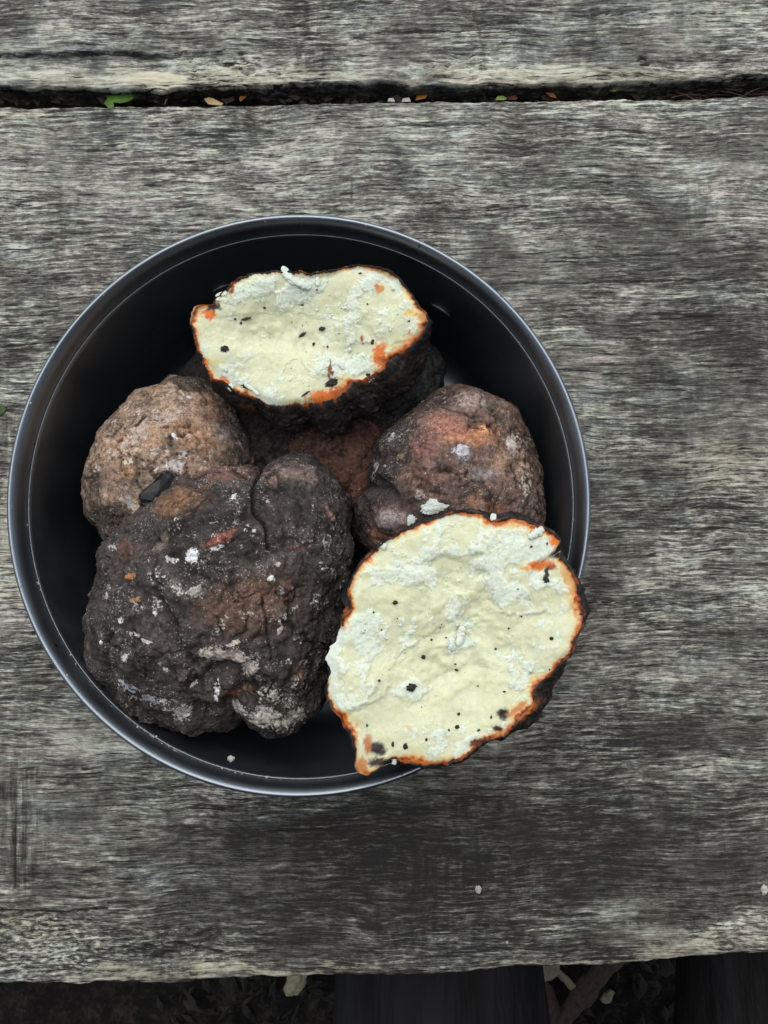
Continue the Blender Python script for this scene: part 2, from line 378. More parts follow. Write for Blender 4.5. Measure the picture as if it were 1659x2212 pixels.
plank(EDGE_C, EDGE_B, 700, None,
      [([(0, 748), (60, 742), (114, 738), (200, 733)], 2.2, .0012), ([(-20, 881), (45, 875), (70, 876)], 2, .0010),
       ([(1216, 557), (1361, 553), (1659, 536)], 1.8, .0008), ([(1084, 612), (1379, 609)], 1.8, .0009), ([(1424, 688), (1541, 683)], 1.8, .0009),
       ([(1448, 605), (1659, 607)], 1.6, .0007), ([(1164, 702), (1299, 700)], 1.6, .0006), ([(1330, 830), (1470, 822)], 1.6, .0007), ([(1300, 1370), (1560, 1352)], 1.6, .0007),
       ([(1520, 792), (1700, 786)], 1.6, .0007), ([(1340, 1560), (1520, 1552)], 1.6, .0006), ([(33, 1640), (32, 1760), (30, 1920)], 2.4, .0010), ([(0, 1966), (70, 1970), (130, 1972), (230, 1966)], 3.2, .0016),
       ([(380, 2035), (420, 2050), (480, 2058)], 4, .0016), ([(1619, 1430), (1700, 1424)], 1.8, .0007), ([(757, 300), (757, 350), (760, 440)], 1.6, .0005)],
      [((45, 1240), (75, 300), 0, .22), ((150, 1620), (170, 60), -10, .16), ((330, 1700), (160, 90), 0, .06), ((100, 560), (110, 40), 0, .14),
       ((1050, 1850), (560, 170), 0, -.22), ((700, 1800), (300, 80), 0, -.12), ((640, 2000), (330, 80), 0, -.16), ((1500, 1850), (300, 90), 0, -.12), ((1570, 725), (120, 60), -5, -.26), ((1480, 1580), (240, 60), 0, -.17),  # near-end stains, deepened to carry part of the shade there
       ((1470, 1235), (210, 45), -2, .20), ((1420, 1010), (160, 35), 0, -.12), ((1340, 960), (90, 30), 0, .16), ((1400, 640), (130, 30), 0, .14),
       ((1500, 2010), (240, 40), -4, .16), ((1250, 1985), (160, 30), -4, .14), ((1480, 1670), (180, 30), -2, .12), ((1130, 1690), (160, 40), 0, .05),
       ((1450, 290), (190, 40), 0, -.10), ((300, 320), (280, 80), 0, .05), ((1500, 340), (60, 30), 0, .14), ((900, 330), (300, 60), 0, -.04), ((830, 400), (900, 160), 0, .07), ((830, 1900), (1200, 330), 0, -.19), ((1560, 900), (240, 520), 0, -.06)],  # wide near-end patch paints in shade beyond the real staining
      [((40, 1780), (60, 190), 0, .8), ((25, 1000), (50, 130), 0, .7), ((1300, 1520), (30, 90), 0, .35), ((1580, 1330), (26, 120), 0, .4), ((560, 1730), (60, 80), 0, .2), ((1500, 470), (40, 90), 0, .3), ((1180, 760), (40, 120), 0, .3), ((1000, 1880), (300, 60), 0, .4)],
      [((40, 1100), (60, 200), 0, .35), ((40, 230), (900, 10), 0, .3), ((600, 2100), (180, 16), 0, .7), ((330, 2110), (200, 14), 0, .6), ((1200, 2086), (240, 10), -4, .5), ((1500, 2050), (200, 30), -6, .4), ((760, 2090), (60, 16), 0, .6), ((70, 2000), (90, 40), 0, .3), ((1560, 1000), (140, 60), 0, .35)],
      [((90, 2040), (260, 80), 4, 1.), ((420, 2040), (180, 70), 0, .8), ((1580, 2010), (120, 60), 0, .8)], seed=1)
plank(EDGE_A, None, 260, .42,
      [([(-40, 116), (0, 115), (150, 113), (260, 108), (320, 118)], 2.6, .0013), ([(660, 0), (662, 60), (640, 140)], 6, .0004), ([(1380, 130), (1395, 128), (1400, 140), (1386, 142)], 4, .0012), ([(1020, 52), (1130, 48)], 2, .0006)],
      [((600, 150), (700, 32), 0, .20), ((300, 60), (240, 26), -8, .14), ((690, 130), (50, 50), 0, -.22), ((950, 165), (40, 22), 0, -.25), ((160, 124), (170, 14), 0, -.22), ((1160, 155), (150, 24), 0, .25), ((1480, 40), (200, 26), -8, .10), ((1480, 128), (110, 12), 0, -.2), ((330, 160), (60, 22), 0, .3), ((900, 60), (200, 40), 0, -.04), ((340, 80), (60, 12), 0, -.2)],
      [((700, 80), (60, 120), 0, .3)],
      [((400, 165), (420, 26), 0, .55), ((1200, 165), (400, 26), 0, .55), ((330, 160), (70, 24), 0, .6)],
      [((450, 135), (180, 34), 0, .5), ((1000, 150), (200, 30), 0, .4)],
      step=[(-300, 118, 1), (0, 117, 1), (150, 115, 1), (260, 110, 1), (320, 120, 1), (380, 115, .8), (430, 112, .6), (520, 112, .5), (600, 110, .25), (650, 110, 0)], seed=2)

# ------------------------------------------------------------------ the pot
POT_H = .075
pc = P(645, 1084, POT_H); PX, PY = float(pc[0]), float(pc[1])
pot = empty('camping_pot', (PX, PY, 0), 'round dark grey metal camping pot full of roasted potatoes', 'pot')
def lathe(name, prof, mat, parent, n=256, **kw):
    prof = np.asarray(prof); a = np.linspace(0, 2 * math.pi, n, endpoint=False)
    v = np.stack([np.cos(a)[:, None] * prof[None, :, 0], np.sin(a)[:, None] * prof[None, :, 0], np.repeat(prof[None, :, 1], n, 0)], -1).reshape(-1, 3)
    return mk(name, v, gridfaces(n, len(prof), True), mat, parent, **kw)
def arc(cx, cz, r, a0, a1, n=10):
    t = np.radians(np.linspace(a0, a1, n)); return [(cx + r * math.cos(k), cz + r * math.sin(k)) for k in t]
R0 = .0768
wall = [(R0 + .0003, POT_H - .00695), (R0 + .0001, POT_H - .0073), (R0 - .0002, POT_H - .0076), (R0 - .0003, POT_H - .0085), (R0 - .0004, POT_H - .012)]
wall += [(R0 - .0004 - .0022 * k, POT_H - .012 - (POT_H - .026) * k) for k in np.linspace(.1, 1, 8)]
rb = wall[-1][0]
wall += arc(rb - .011, .0135, .011, 0, -90, 10)[1:] + [(.04, .0022), (.002, .0022)]
outer = [(.002, .0006), (.04, .0006)] + arc(rb - .011, .0125, .0122, -90, 0, 8) + [(R0 + .0009, POT_H - .014), (R0 + .0012, POT_H - .0085), (R0 + .0013, POT_H - .0072)]
lathe('pot_body', wall + outer, M_POT, pot)
# flared lip: broad rounded band outside, steep throat inside
flare = [(R0 + .0004, POT_H - .0070), (0.0774, POT_H - 0.0062), (0.0775, POT_H - 0.0053), (0.0776, POT_H - 0.0043), (0.0777, POT_H - 0.0034), (0.07785, POT_H - 0.0025), (0.0781, POT_H - 0.0017), (0.0784, POT_H - 0.0011), (0.0787, POT_H - 0.0007), (0.079, POT_H - 0.00035), (0.0793, POT_H - 0.00012), (0.0796, POT_H - 0.0), (0.0799, POT_H - 0.0001), (0.0802, POT_H - 0.0003), (0.0804, POT_H - 0.0007), (0.0804, POT_H - 0.0012), (0.0801, POT_H - 0.0017), (0.0795, POT_H - 0.0021), (0.0791, POT_H - 0.0032), (0.0788, POT_H - 0.005), (0.0784, POT_H - 0.0072)]
lathe('flared_rim', flare, M_POT, pot)
lathe('seam_ring', arc(R0 + .0001, POT_H - .0072, .00015, 0, 330, 8), M_BARE, pot)
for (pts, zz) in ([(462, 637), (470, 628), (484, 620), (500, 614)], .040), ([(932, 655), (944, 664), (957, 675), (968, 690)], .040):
    # bright raised beads stand in for potato flesh glinting in the wall
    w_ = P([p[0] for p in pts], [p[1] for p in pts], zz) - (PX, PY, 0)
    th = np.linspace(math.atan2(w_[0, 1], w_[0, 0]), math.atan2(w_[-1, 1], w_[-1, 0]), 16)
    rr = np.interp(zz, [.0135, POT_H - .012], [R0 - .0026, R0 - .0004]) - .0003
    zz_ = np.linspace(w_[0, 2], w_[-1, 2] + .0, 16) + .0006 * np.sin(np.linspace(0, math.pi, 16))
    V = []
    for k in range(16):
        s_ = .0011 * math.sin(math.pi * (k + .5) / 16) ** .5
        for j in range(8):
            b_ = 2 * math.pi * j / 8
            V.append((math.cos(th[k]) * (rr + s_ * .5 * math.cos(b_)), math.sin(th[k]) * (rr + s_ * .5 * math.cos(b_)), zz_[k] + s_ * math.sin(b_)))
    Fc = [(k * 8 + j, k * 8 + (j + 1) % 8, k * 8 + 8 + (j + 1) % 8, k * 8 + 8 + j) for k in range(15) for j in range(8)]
    mk('glint_bead', V, Fc, M_BARE, pot)

# ------------------------------------------------------------------ whole potatoes
def outline_fn(pts, z, c=None):
    w = P([p[0] for p in pts], [p[1] for p in pts], z)
    c = w.mean(0) if c is None else c
    th = np.arctan2(w[:, 1] - c[1], w[:, 0] - c[0]); r = np.hypot(w[:, 1] - c[1], w[:, 0] - c[0])
    o = np.argsort(th); th, r = th[o], r[o]
    g = np.linspace(-math.pi, math.pi, 1440, endpoint=False)
    R = np.interp(g, np.concatenate([th - 2 * math.pi, th, th + 2 * math.pi]), np.tile(r, 3))
    def blur(a, n):
        k = np.exp(-(np.arange(-3 * n, 3 * n + 1) / n) ** 2 / 2); k /= k.sum()
        return np.convolve(np.concatenate([a[-3 * n:], a, a[:3 * n]]), k, 'valid')
    Rf, Rs = blur(R, 6), blur(R, 90)
    def f(theta, smooth=False):
        return np.interp(theta, np.append(g, math.pi), np.append(Rs if smooth else Rf, (Rs if smooth else Rf)[0]))
    return c, f
def potato(name, label, pts, zmid, ht, hb, level, base, dark, seed, patches=(), bumps=(), grooves=(), cracks=(), char=(), crackscale=130., crackamt=1., ashes=.5, lump=.0022, fine=.0006, dustcol=(.40, .37, .34), crease=.0012):
    c, f = outline_fn(pts, zmid)
    d, tri = ico(level)
    th = np.arctan2(d[:, 1], d[:, 0]); h = np.hypot(d[:, 0], d[:, 1]); s = d[:, 2]
    Rs, Rf = f(th, True), f(th)
    k = sm(.55, .97, h)
    rad = (Rs * (1 - k) + Rf * k) * h ** .86
    z = np.where(s > 0, ht * np.abs(s) ** .94, -hb * np.abs(s) ** .94)
    v = np.stack([c[0] + np.cos(th) * rad, c[1] + np.sin(th) * rad, zmid + z], -1)
    Rm = Rs.mean()
    nrm = np.stack([d[:, 0] / Rm, d[:, 1] / Rm, s / np.where(s > 0, ht, hb)], -1); nrm /= np.linalg.norm(nrm, axis=1)[:, None]
    q = Q(v); up = sm(-.35, .0, s)
    q1 = q + 9 * np.stack([fbm(v * 150, 3, seed + 40), fbm(v * 150 + 5, 3, seed + 41)], -1)
    dsp = lump * fbm(v * 45, 3, seed) + crease * (np.abs(fbm(v * 62, 2, seed + 50)) * 2.2 + np.abs(fbm(v * 190, 2, seed + 51)) * .9 - 1.6 * np.abs(fbm(v * 52, 2, seed + 53)) - .1)
    for p, r, hh in bumps: dsp += hh * up * np.exp(-(np.hypot(q[:, 0] - p[0], q[:, 1] - p[1]) / r) ** 2)
    gro = np.zeros(len(v))
    for pl, wd, dep in grooves:
        m = up * np.exp(-(segdist(q1, pl) / (wd * .75)) ** 2); dsp -= dep * .7 * m; gro = np.maximum(gro, m)
    n_mid = fbm(v * 260, 4, seed + 1); n_hi = fbm(v * 900, 3, seed + 2)
    warty = np.clip(fbm(v * 420, 2, seed + 3), 0, 1)
    dsp += fine * (1.7 * n_mid + .8 * n_hi + 1.5 * warty + .9 * np.abs(fbm(v * 180, 3, seed + 30)))
    # drying cracks
    wv = v + .0022 * np.stack([fbm(v * 260, 3, seed + 5), fbm(v * 260 + 7, 3, seed + 6), fbm(v * 260 + 13, 3, seed + 7)], -1)
    f1, f2, _ = worley(wv * crackscale, seed)
    cm = fbm(v * 70, 2, seed + 8)
    crk = np.exp(-((f2 - f1) / .055) ** 2) * sm(-.15, .25, cm) * crackamt
    g1, g2, _ = worley(wv * crackscale * 2.6, seed + 2)
    crk2 = np.exp(-((g2 - g1) / .09) ** 2) * sm(-.05, .3, fbm(v * 90, 2, seed + 9)) * crackamt * .7
    for pl, wd in cracks:
        crk = np.maximum(crk, up * np.exp(-(segdist(q1, pl) / wd) ** 2))
    dsp -= .0009 * crk + .0003 * crk2
    # colour of the crust itself
    mot = fbm(v * 130, 4, seed + 11); mot2 = fbm(v * 420, 3, seed + 12)
    col = np.tile(np.asarray(base, float), (len(v), 1))
    col = mixc(col, sm(-.15, .4, mot) * .85, (np.asarray(base) * .35 + np.asarray(dark) * .7))
    col = mixc(col, sm(.22, .34, fbm(v * 210, 4, seed + 52)) * .75, dark)
    col = mixc(col, sm(.1, .5, fbm(v * 95, 3, seed + 14)) * .35, np.asarray(base) * .5 + (.12, .10, .09))
    for p, r, a, st_ in char:
        e = patch(q1, p, r, a); col = mixc(col, st_ * up * (1 - sm(.55, 1.15, e + .35 * mot2)), np.asarray(dark) * 1.0)
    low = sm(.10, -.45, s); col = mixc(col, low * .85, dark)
    pa = np.zeros(len(v)); col2 = np.tile(dustcol, (len(v), 1)) * (1 + .35 * fbm(v * 90, 2, seed + 31))[:, None]
    for p, r, a, cc, st_ in patches:
        if sum(cc) > .93:
            m = st_ * up * (1 - sm(.25, 1.35, patch(q1, p, r, a) + .3 * mot2))
            col2 = mixc(col2, sm(.02, .3, m), cc); pa = np.maximum(pa, m)
        else:
            e = patch(q1, p, r, a) + .55 * mot2 + .4 * fbm(v * 1100, 2, seed + 17)
            col = mixc(col, st_ * up * (1 - sm(.35, 1.15, e)), cc)
    dust = ashes * sm(-.25, .35, fbm(v * 110, 3, seed + 16))
    wt = sm(-.15, .45, fbm(v * 240, 3, seed + 18)) * sm(-.25, .25, fbm(v * 60, 2, seed + 19)) * sm(-.1, .3, s)
    pa = np.maximum(pa, wt * ashes * .62)
    col = col * (1 + .55 * mot2[:, None])
    ck_ = np.maximum(crk * .95, crk2 * .8); col = mixc(col, ck_, (.012, .010, .009)); pa = pa * (1 - ck_); dust = dust * (1 - ck_)
    col = mixc(col, gro * .35, dark)
    v = v + nrm * dsp[:, None]
    org = np.array([c[0], c[1], zmid - hb])
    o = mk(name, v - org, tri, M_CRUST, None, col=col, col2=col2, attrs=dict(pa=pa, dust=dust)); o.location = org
    return tag(o, label, 'potato', 'whole potatoes in the pot')
def T(cx, cy, o, s):   # crop measurement -> photograph position
    return (o[0] + s * cx, o[1] + s * cy)
def TT(pts, o, s): return [T(a, b, o, s) for a, b in pts]
DARK = (.026, .023, .022)
C3 = ((162.65, 948.8), .36765); c3 = lambda *p: TT(p, *C3)
def p3(cx, cy, rx, ry, ang, col, st_=1.): return (T(cx, cy, *C3), (rx * .36765, ry * .36765), ang, col, st_)
front = potato('whole_potato', 'large blackened whole potato with ash spots nearest the table edge', c3((205, 640), (290, 560), (400, 430), (480, 370), (560, 300), (700, 220), (850, 155), (950, 145), (1080, 178), (1125, 190), (1180, 140), (1270, 105), (1340, 110), (1400, 150), (1480, 200), (1560, 290), (1600, 380), (1595, 520), (1625, 640), (1600, 760), (1540, 900), (1540, 1030), (1540, 1180), (1490, 1300), (1500, 1400), (1470, 1530), (1370, 1620), (1300, 1690), (1200, 1710), (1100, 1690), (1000, 1650), (850, 1680), (650, 1690), (500, 1660), (380, 1620), (300, 1580), (200, 1440), (130, 1330), (85, 1230), (70, 1130), (100, 1000), (140, 860), (180, 740)),
    .050, .034, .030, 7, (.062, .052, .047), (.022, .020, .020), 1,
    patches=[p3(1000, 960, 340, 170, -15, (.155, .088, .062), .9), p3(1050, 1080, 250, 120, 0, (.11, .07, .055), .7), p3(640, 385, 190, 85, -25, (.21, .115, .068), .95), p3(880, 205, 230, 60, 0, (.19, .11, .085), .9), p3(1290, 220, 170, 70, 15, (.24, .17, .145), .7), p3(1150, 240, 60, 50, 0, (.27, .16, .14), .7),
             p3(860, 590, 120, 30, -30, (.24, .075, .048)), p3(700, 690, 48, 60, 15, (.62, .62, .66)), p3(585, 720, 34, 28, 0, (.52, .51, .52)), p3(840, 650, 60, 25, -20, (.36, .35, .36), .8), p3(520, 620, 40, 70, 10, (.30, .24, .19), .8), p3(710, 890, 58, 28, -8, (.52, .49, .43)), p3(380, 1140, 40, 18, 30, (.48, .46, .40)), p3(430, 1185, 52, 15, 12, (.55, .53, .46)), p3(335, 1255, 26, 24, 0, (.55, .54, .52)), p3(285, 1060, 14, 30, 0, (.6, .6, .6)), p3(485, 1020, 24, 14, 0, (.58, .6, .6)),
             p3(900, 1270, 170, 62, 5, (.44, .39, .33), .95), p3(1030, 1340, 60, 70, 20, (.47, .42, .36), .95), p3(780, 1250, 60, 40, 0, (.35, .32, .27), .8), p3(930, 1190, 50, 20, -20, (.50, .45, .39)), p3(1200, 1110, 18, 40, 15, (.55, .5, .45)), p3(1190, 1060, 12, 10, 0, (.55, .5, .45)), p3(1010, 1015, 60, 22, 0, (.42, .35, .30), .7), p3(1200, 900, 30, 50, 0, (.35, .33, .32), .6), p3(1490, 1280, 30, 20, 0, (.4, .36, .32)), p3(1320, 1370, 50, 60, 0, (.27, .17, .13), .8), p3(1330, 1300, 30, 25, 0, (.40, .30, .26)),
             p3(1120, 1610, 150, 60, 0, (.42, .39, .34), .95), p3(1270, 1600, 80, 60, 0, (.46, .42, .36), .85), p3(960, 1600, 50, 40, 20, (.45, .42, .38), .9), p3(1130, 1500, 90, 50, 0, (.36, .33, .29), .8), p3(620, 1600, 70, 45, 0, (.46, .45, .40), .95), p3(560, 1580, 60, 20, 0, (.42, .42, .40), .8), p3(400, 1490, 180, 40, 22, (.36, .36, .37), .75), p3(300, 1430, 60, 25, 20, (.42, .42, .46), .8), p3(840, 1460, 28, 60, 0, (.48, .48, .48), .8), p3(915, 1520, 45, 60, 0, (.36, .13, .06), .95), p3(1000, 1500, 60, 35, 0, (.36, .22, .15), .8), p3(690, 1460, 26, 18, 0, (.5, .48, .44)),
             p3(325, 805, 24, 20, 0, (.42, .17, .08)), p3(358, 942, 26, 18, 0, (.33, .19, .10)), p3(1145, 822, 22, 15, 0, (.72, .70, .66)), p3(1485, 440, 18, 60, -20, (.40, .22, .19)), p3(1130, 385, 14, 10, 0, (.5, .4, .33)), p3(930, 345, 34, 12, -20, (.55, .54, .54)), p3(1045, 545, 14, 16, 0, (.55, .55, .56)), p3(1180, 740, 24, 24, 0, (.46, .46, .46), .8), p3(1440, 620, 14, 40, 0, (.36, .36, .36), .8), p3(1300, 640, 100, 25, 0, (.13, .06, .045), .8), p3(250, 640, 30, 30, 0, (.42, .40, .38), .7), p3(310, 660, 70, 60, -40, (.14, .07, .05), .7), p3(1410, 1280, 40, 30, 0, (.34, .28, .24), .7), p3(1100, 1420, 20, 40, 10, (.42, .36, .3), .8)],
    bumps=[(T(1360, 420, *C3), 75, .0012), (T(900, 900, *C3), 150, .0020), (T(330, 1300, *C3), 45, .002), (T(1250, 1600, *C3), 50, .0030), (T(325, 805, *C3), 7, .0012), (T(1145, 822, *C3), 6, .0012), (T(358, 942, *C3), 7, .0009), (T(1480, 1150, *C3), 50, .002), (T(560, 420, *C3), 60, .002)],
    grooves=[(c3((1112, 150), (1045, 290), (1045, 420), (1110, 520), (1135, 640)), 5, .0034), (c3((1135, 640), (1250, 660), (1360, 640), (1420, 700)), 12, .0016), (c3((980, 460), (800, 500), (620, 560), (420, 600)), 14, .0022), (c3((640, 440), (760, 330), (960, 300)), 9, .0012), (c3((720, 1450), (800, 1370), (900, 1340), (970, 1370), (1000, 1460), (900, 1560)), 22, .0050), (c3((700, 1580), (880, 1600), (980, 1650)), 18, .0030), (c3((235, 1140), (195, 1270), (180, 1390), (240, 1500)), 8, .0030), (c3((500, 900), (520, 980), (610, 1090)), 10, .001)],
    cracks=[(c3((500, 700), (505, 830), (540, 860)), 2.2), (c3((515, 930), (560, 1020), (610, 1090), (600, 1180)), 3.0), (c3((1095, 930), (1105, 1030), (1125, 1090), (1140, 1170), (1150, 1300)), 2.6), (c3((835, 1040), (850, 1120), (865, 1170)), 2.4), (c3((1020, 1030), (1005, 1080), (1000, 1120), (920, 1160)), 2.4), (c3((950, 890), (985, 935), (1060, 900)), 1.8), (c3((1170, 890), (1200, 940), (1160, 960)), 1.6), (c3((440, 1330), (420, 1420)), 2.), (c3((580, 1340), (610, 1420)), 2.), (c3((1320, 1180), (1450, 1190)), 2.), (c3((1110, 160), (1060, 260), (1030, 340), (1050, 430), (1110, 520), (1130, 630)), 2.6), (c3((690, 250), (760, 210), (850, 195)), 3.), (c3((880, 600), (900, 640)), 5)],
    crackscale=110, crackamt=.9, ashes=.85, lump=.0020, fine=.00050, crease=.0017)
C4 = ((176.2, 799.7), .22876); c4 = lambda *p: TT(p, *C4)
def p4(cx, cy, rx, ry, ang, col, st_=1.): return (T(cx, cy, *C4), (rx * .22876, ry * .22876), ang, col, st_)
left = potato('whole_potato', 'pale tan dusty whole potato with fine cracks and a charcoal lump on it', c4((60, 1090), (100, 960), (150, 850), (190, 720), (215, 610), (265, 530), (400, 400), (480, 320), (560, 240), (680, 190), (790, 150), (830, 105), (950, 95), (1150, 120), (1300, 220), (1450, 400), (1540, 560), (1570, 700), (1600, 850), (1600, 1000), (1500, 1250), (1300, 1500), (1000, 1650), (700, 1720), (400, 1720), (270, 1640), (180, 1500), (110, 1380), (80, 1240)),
    .043, .024, .026, 6, (.36, .25, .178), (.038, .033, .030), 4,
    patches=[p4(650, 620, 380, 170, -32, (.40, .265, .175), .9), p4(520, 620, 120, 260, 35, (.46, .37, .29), .8), p4(1050, 620, 330, 160, 20, (.36, .20, .115), .8), p4(760, 470, 260, 70, -15, (.40, .31, .26), .8), p4(880, 900, 120, 90, 0, (.46, .42, .40), .85), p4(960, 800, 80, 60, 0, (.42, .39, .38), .8), p4(885, 640, 48, 36, 30, (.74, .74, .78)), p4(430, 850, 60, 40, 0, (.52, .46, .36), .9), p4(710, 930, 50, 40, 0, (.52, .50, .48), .9), p4(1270, 440, 160, 70, 0, (.19, .10, .08), .8), p4(1180, 340, 110, 80, 0, (.30, .17, .10), .7), p4(500, 1290, 50, 60, -30, (.5, .40, .30), .9), p4(440, 1250, 60, 80, 0, (.36, .35, .34), .7), p4(580, 1200, 40, 30, 0, (.5, .44, .3), .9), p4(450, 950, 130, 70, 0, (.36, .21, .11), .8), p4(380, 650, 60, 100, 30, (.38, .19, .11), .7), p4(700, 770, 90, 40, 0, (.48, .42, .37), .8), p4(1330, 600, 110, 90, 0, (.33, .27, .25), .7), p4(1020, 245, 30, 18, 0, (.55, .55, .55)), p4(230, 700, 40, 50, 0, (.42, .28, .18), .9)],
    bumps=[(T(230, 650, *C4), 10, .0012), (T(850, 120, *C4), 16, .0015), (T(1000, 400, *C4), 30, .0012)],
    grooves=[(c4((520, 540), (600, 440), (640, 380)), 3.5, .0010), (c4((700, 1000), (850, 990), (920, 990)), 3, .0008)],
    cracks=[(c4((530, 910), (560, 940), (540, 1020), (510, 1080), (555, 1140), (545, 1240)), 2.0), (c4((560, 935), (650, 945)), 1.6), (c4((650, 965), (705, 1025), (800, 1000), (860, 985), (920, 995)), 2.0), (c4((990, 880), (1000, 950), (950, 1030)), 1.6), (c4((370, 920), (400, 960), (450, 1000)), 1.6), (c4((530, 530), (560, 480), (610, 440)), 2.), (c4((640, 480), (760, 470)), 1.2), (c4((770, 540), (830, 548)), 2.2), (c4((1170, 280), (1180, 330), (1150, 350)), 1.8), (c4((940, 540), (970, 535)), 2.0)],
    char=[(T(1560, 520, *C4), (70, 80), 0, .75), (T(1500, 1000, *C4), (60, 60), 0, .8), (T(1000, 110, *C4), (90, 22), 10, .7), (T(250, 1450, *C4), (60, 60), 30, .85), (T(110, 1150, *C4), (18, 60), 0, .6)],
    crackscale=170, crackamt=1., ashes=.85, lump=.0012, fine=.00036, dustcol=(.40, .355, .315), crease=.0008)
C5 = ((609.9, 813.2), .35132); c5 = lambda *p: TT(p, *C5)
def p5(cx, cy, rx, ry, ang, col, st_=1.): return (T(cx, cy, *C5), (rx * .35132, ry * .35132), ang, col, st_)
right = potato('whole_potato', 'brown whole potato with orange patches and a grey ash plug', c5((530, 600), (540, 520), (580, 420), (680, 320), (780, 240), (870, 160), (960, 110), (1140, 90), (1250, 120), (1330, 150), (1400, 190), (1440, 260), (1500, 360), (1545, 430), (1550, 500), (1580, 580), (1598, 700), (1605, 850), (1560, 1000), (1400, 1150), (1150, 1250), (900, 1250), (700, 1180), (560, 1080), (480, 980), (420, 860), (415, 770), (470, 740), (520, 700)),
    .042, .026, .028, 6, (.175, .110, .085), (.035, .030, .028), 9,
    patches=[p5(1150, 370, 230, 75, -5, (.47, .215, .115), .95), p5(1000, 300, 170, 90, 10, (.33, .15, .11), .85), p5(880, 420, 110, 110, 0, (.27, .13, .105), .7), p5(1250, 330, 50, 40, 0, (.55, .28, .13), .8), p5(1480, 540, 60, 190, -10, (.38, .25, .17), .85), p5(1340, 520, 70, 160, 0, (.31, .19, .12), .8), p5(1150, 160, 130, 60, 0, (.36, .28, .25), .85), p5(1430, 400, 50, 80, 0, (.46, .40, .36), .8), p5(1500, 640, 60, 120, 0, (.40, .33, .29), .8), p5(1170, 770, 70, 45, 0, (.46, .23, .13), .9), p5(930, 620, 130, 60, 0, (.25, .13, .10), .7), p5(1250, 600, 120, 50, 0, (.30, .27, .26), .7), p5(700, 860, 130, 60, 20, (.32, .26, .25), .8), p5(600, 960, 70, 50, 0, (.24, .11, .07), .9), p5(1300, 800, 90, 50, 0, (.24, .10, .06), .8),
             p5(1110, 480, 80, 70, 0, (.18, .16, .165), .9), p5(1105, 470, 55, 46, 20, (.44, .42, .43), .95), p5(680, 380, 26, 40, 20, (.42, .42, .42), .8), p5(580, 570, 14, 50, 15, (.4, .4, .4), .8), p5(735, 500, 30, 14, 0, (.36, .27, .13), .9), p5(650, 548, 12, 10, 0, (.55, .47, .42)), p5(1550, 790, 40, 90, 0, (.30, .25, .22), .8), p5(780, 620, 8, 8, 0, (.6, .55, .5))],
    bumps=[(T(1105, 480, *C5), 22, .0012), (T(1390, 230, *C5), 22, .002), (T(660, 880, *C5), 30, .003), (T(1000, 560, *C5), 90, .001)],
    grooves=[(c5((1290, 180), (1330, 260), (1370, 290)), 6, .0022), (c5((540, 700), (640, 690), (700, 740)), 11, .0032), (c5((1040, 500), (1060, 545), (1130, 555), (1190, 520), (1200, 460)), 4, .0011), (c5((480, 740), (420, 820), (430, 960)), 10, .002), (c5((620, 650), (640, 700)), 16, .003)],
    cracks=[(c5((985, 180), (1050, 205), (1110, 215), (1160, 245), (1225, 235)), 2.4), (c5((1130, 340), (1150, 300), (1210, 320)), 1.8), (c5((1320, 300), (1330, 350)), 2.), (c5((1350, 390), (1350, 430)), 2.), (c5((770, 310), (840, 300)), 1.8), (c5((830, 520), (860, 560), (940, 590)), 1.6), (c5((1410, 545), (1420, 580)), 2.2), (c5((1150, 640), (1250, 660)), 1.5), (c5((900, 700), (1000, 720)), 1.5)],
    char=[(T(640, 460, *C5), (60, 110), 30, .85), (T(600, 700, *C5), (60, 40), 0, .8), (T(900, 170, *C5), (80, 26), -20, .6), (T(480, 850, *C5), (30, 60), 0, .7), (T(820, 800, *C5), (90, 30), 10, .6)],
    crackscale=150, crackamt=1., ashes=.85, lump=.0014, fine=.00042, dustcol=(.29, .265, .245), crease=.0011)
potato('whole_potato', 'dim reddish brown whole potato deep in the middle between its neighbours', [(610, 960), (640, 905), (700, 880), (770, 880), (830, 920), (850, 990), (830, 1070), (780, 1120), (710, 1130), (640, 1090), (610, 1030)], .024, .019, .020, 5, (.13, .062, .045), (.035, .028, .026), 13, crackscale=170, ashes=.4, lump=.0015)
potato('whole_potato', 'dark grey ash coated whole potato half hidden under the upper cut half', [(660, 840), (700, 740), (800, 700), (890, 725), (950, 765), (965, 810), (945, 860), (890, 900), (820, 930), (720, 920)], .026, .014, .022, 5, (.050, .048, .047), (.028, .026, .026), 17, crackscale=120, ashes=.3, lump=.003)
potato('whole_potato', 'small black whole potato in the shadow right of the tan one', [(400, 900), (400, 800), (470, 740), (560, 760), (640, 840), (665, 920), (665, 985), (640, 1030), (590, 1050), (500, 1020)], .028, .014, .022, 5, (.04, .035, .033), (.022, .02, .02), 21, crackscale=160, ashes=.3, lump=.0015)  # outline widened over the open pot floor so it stays black

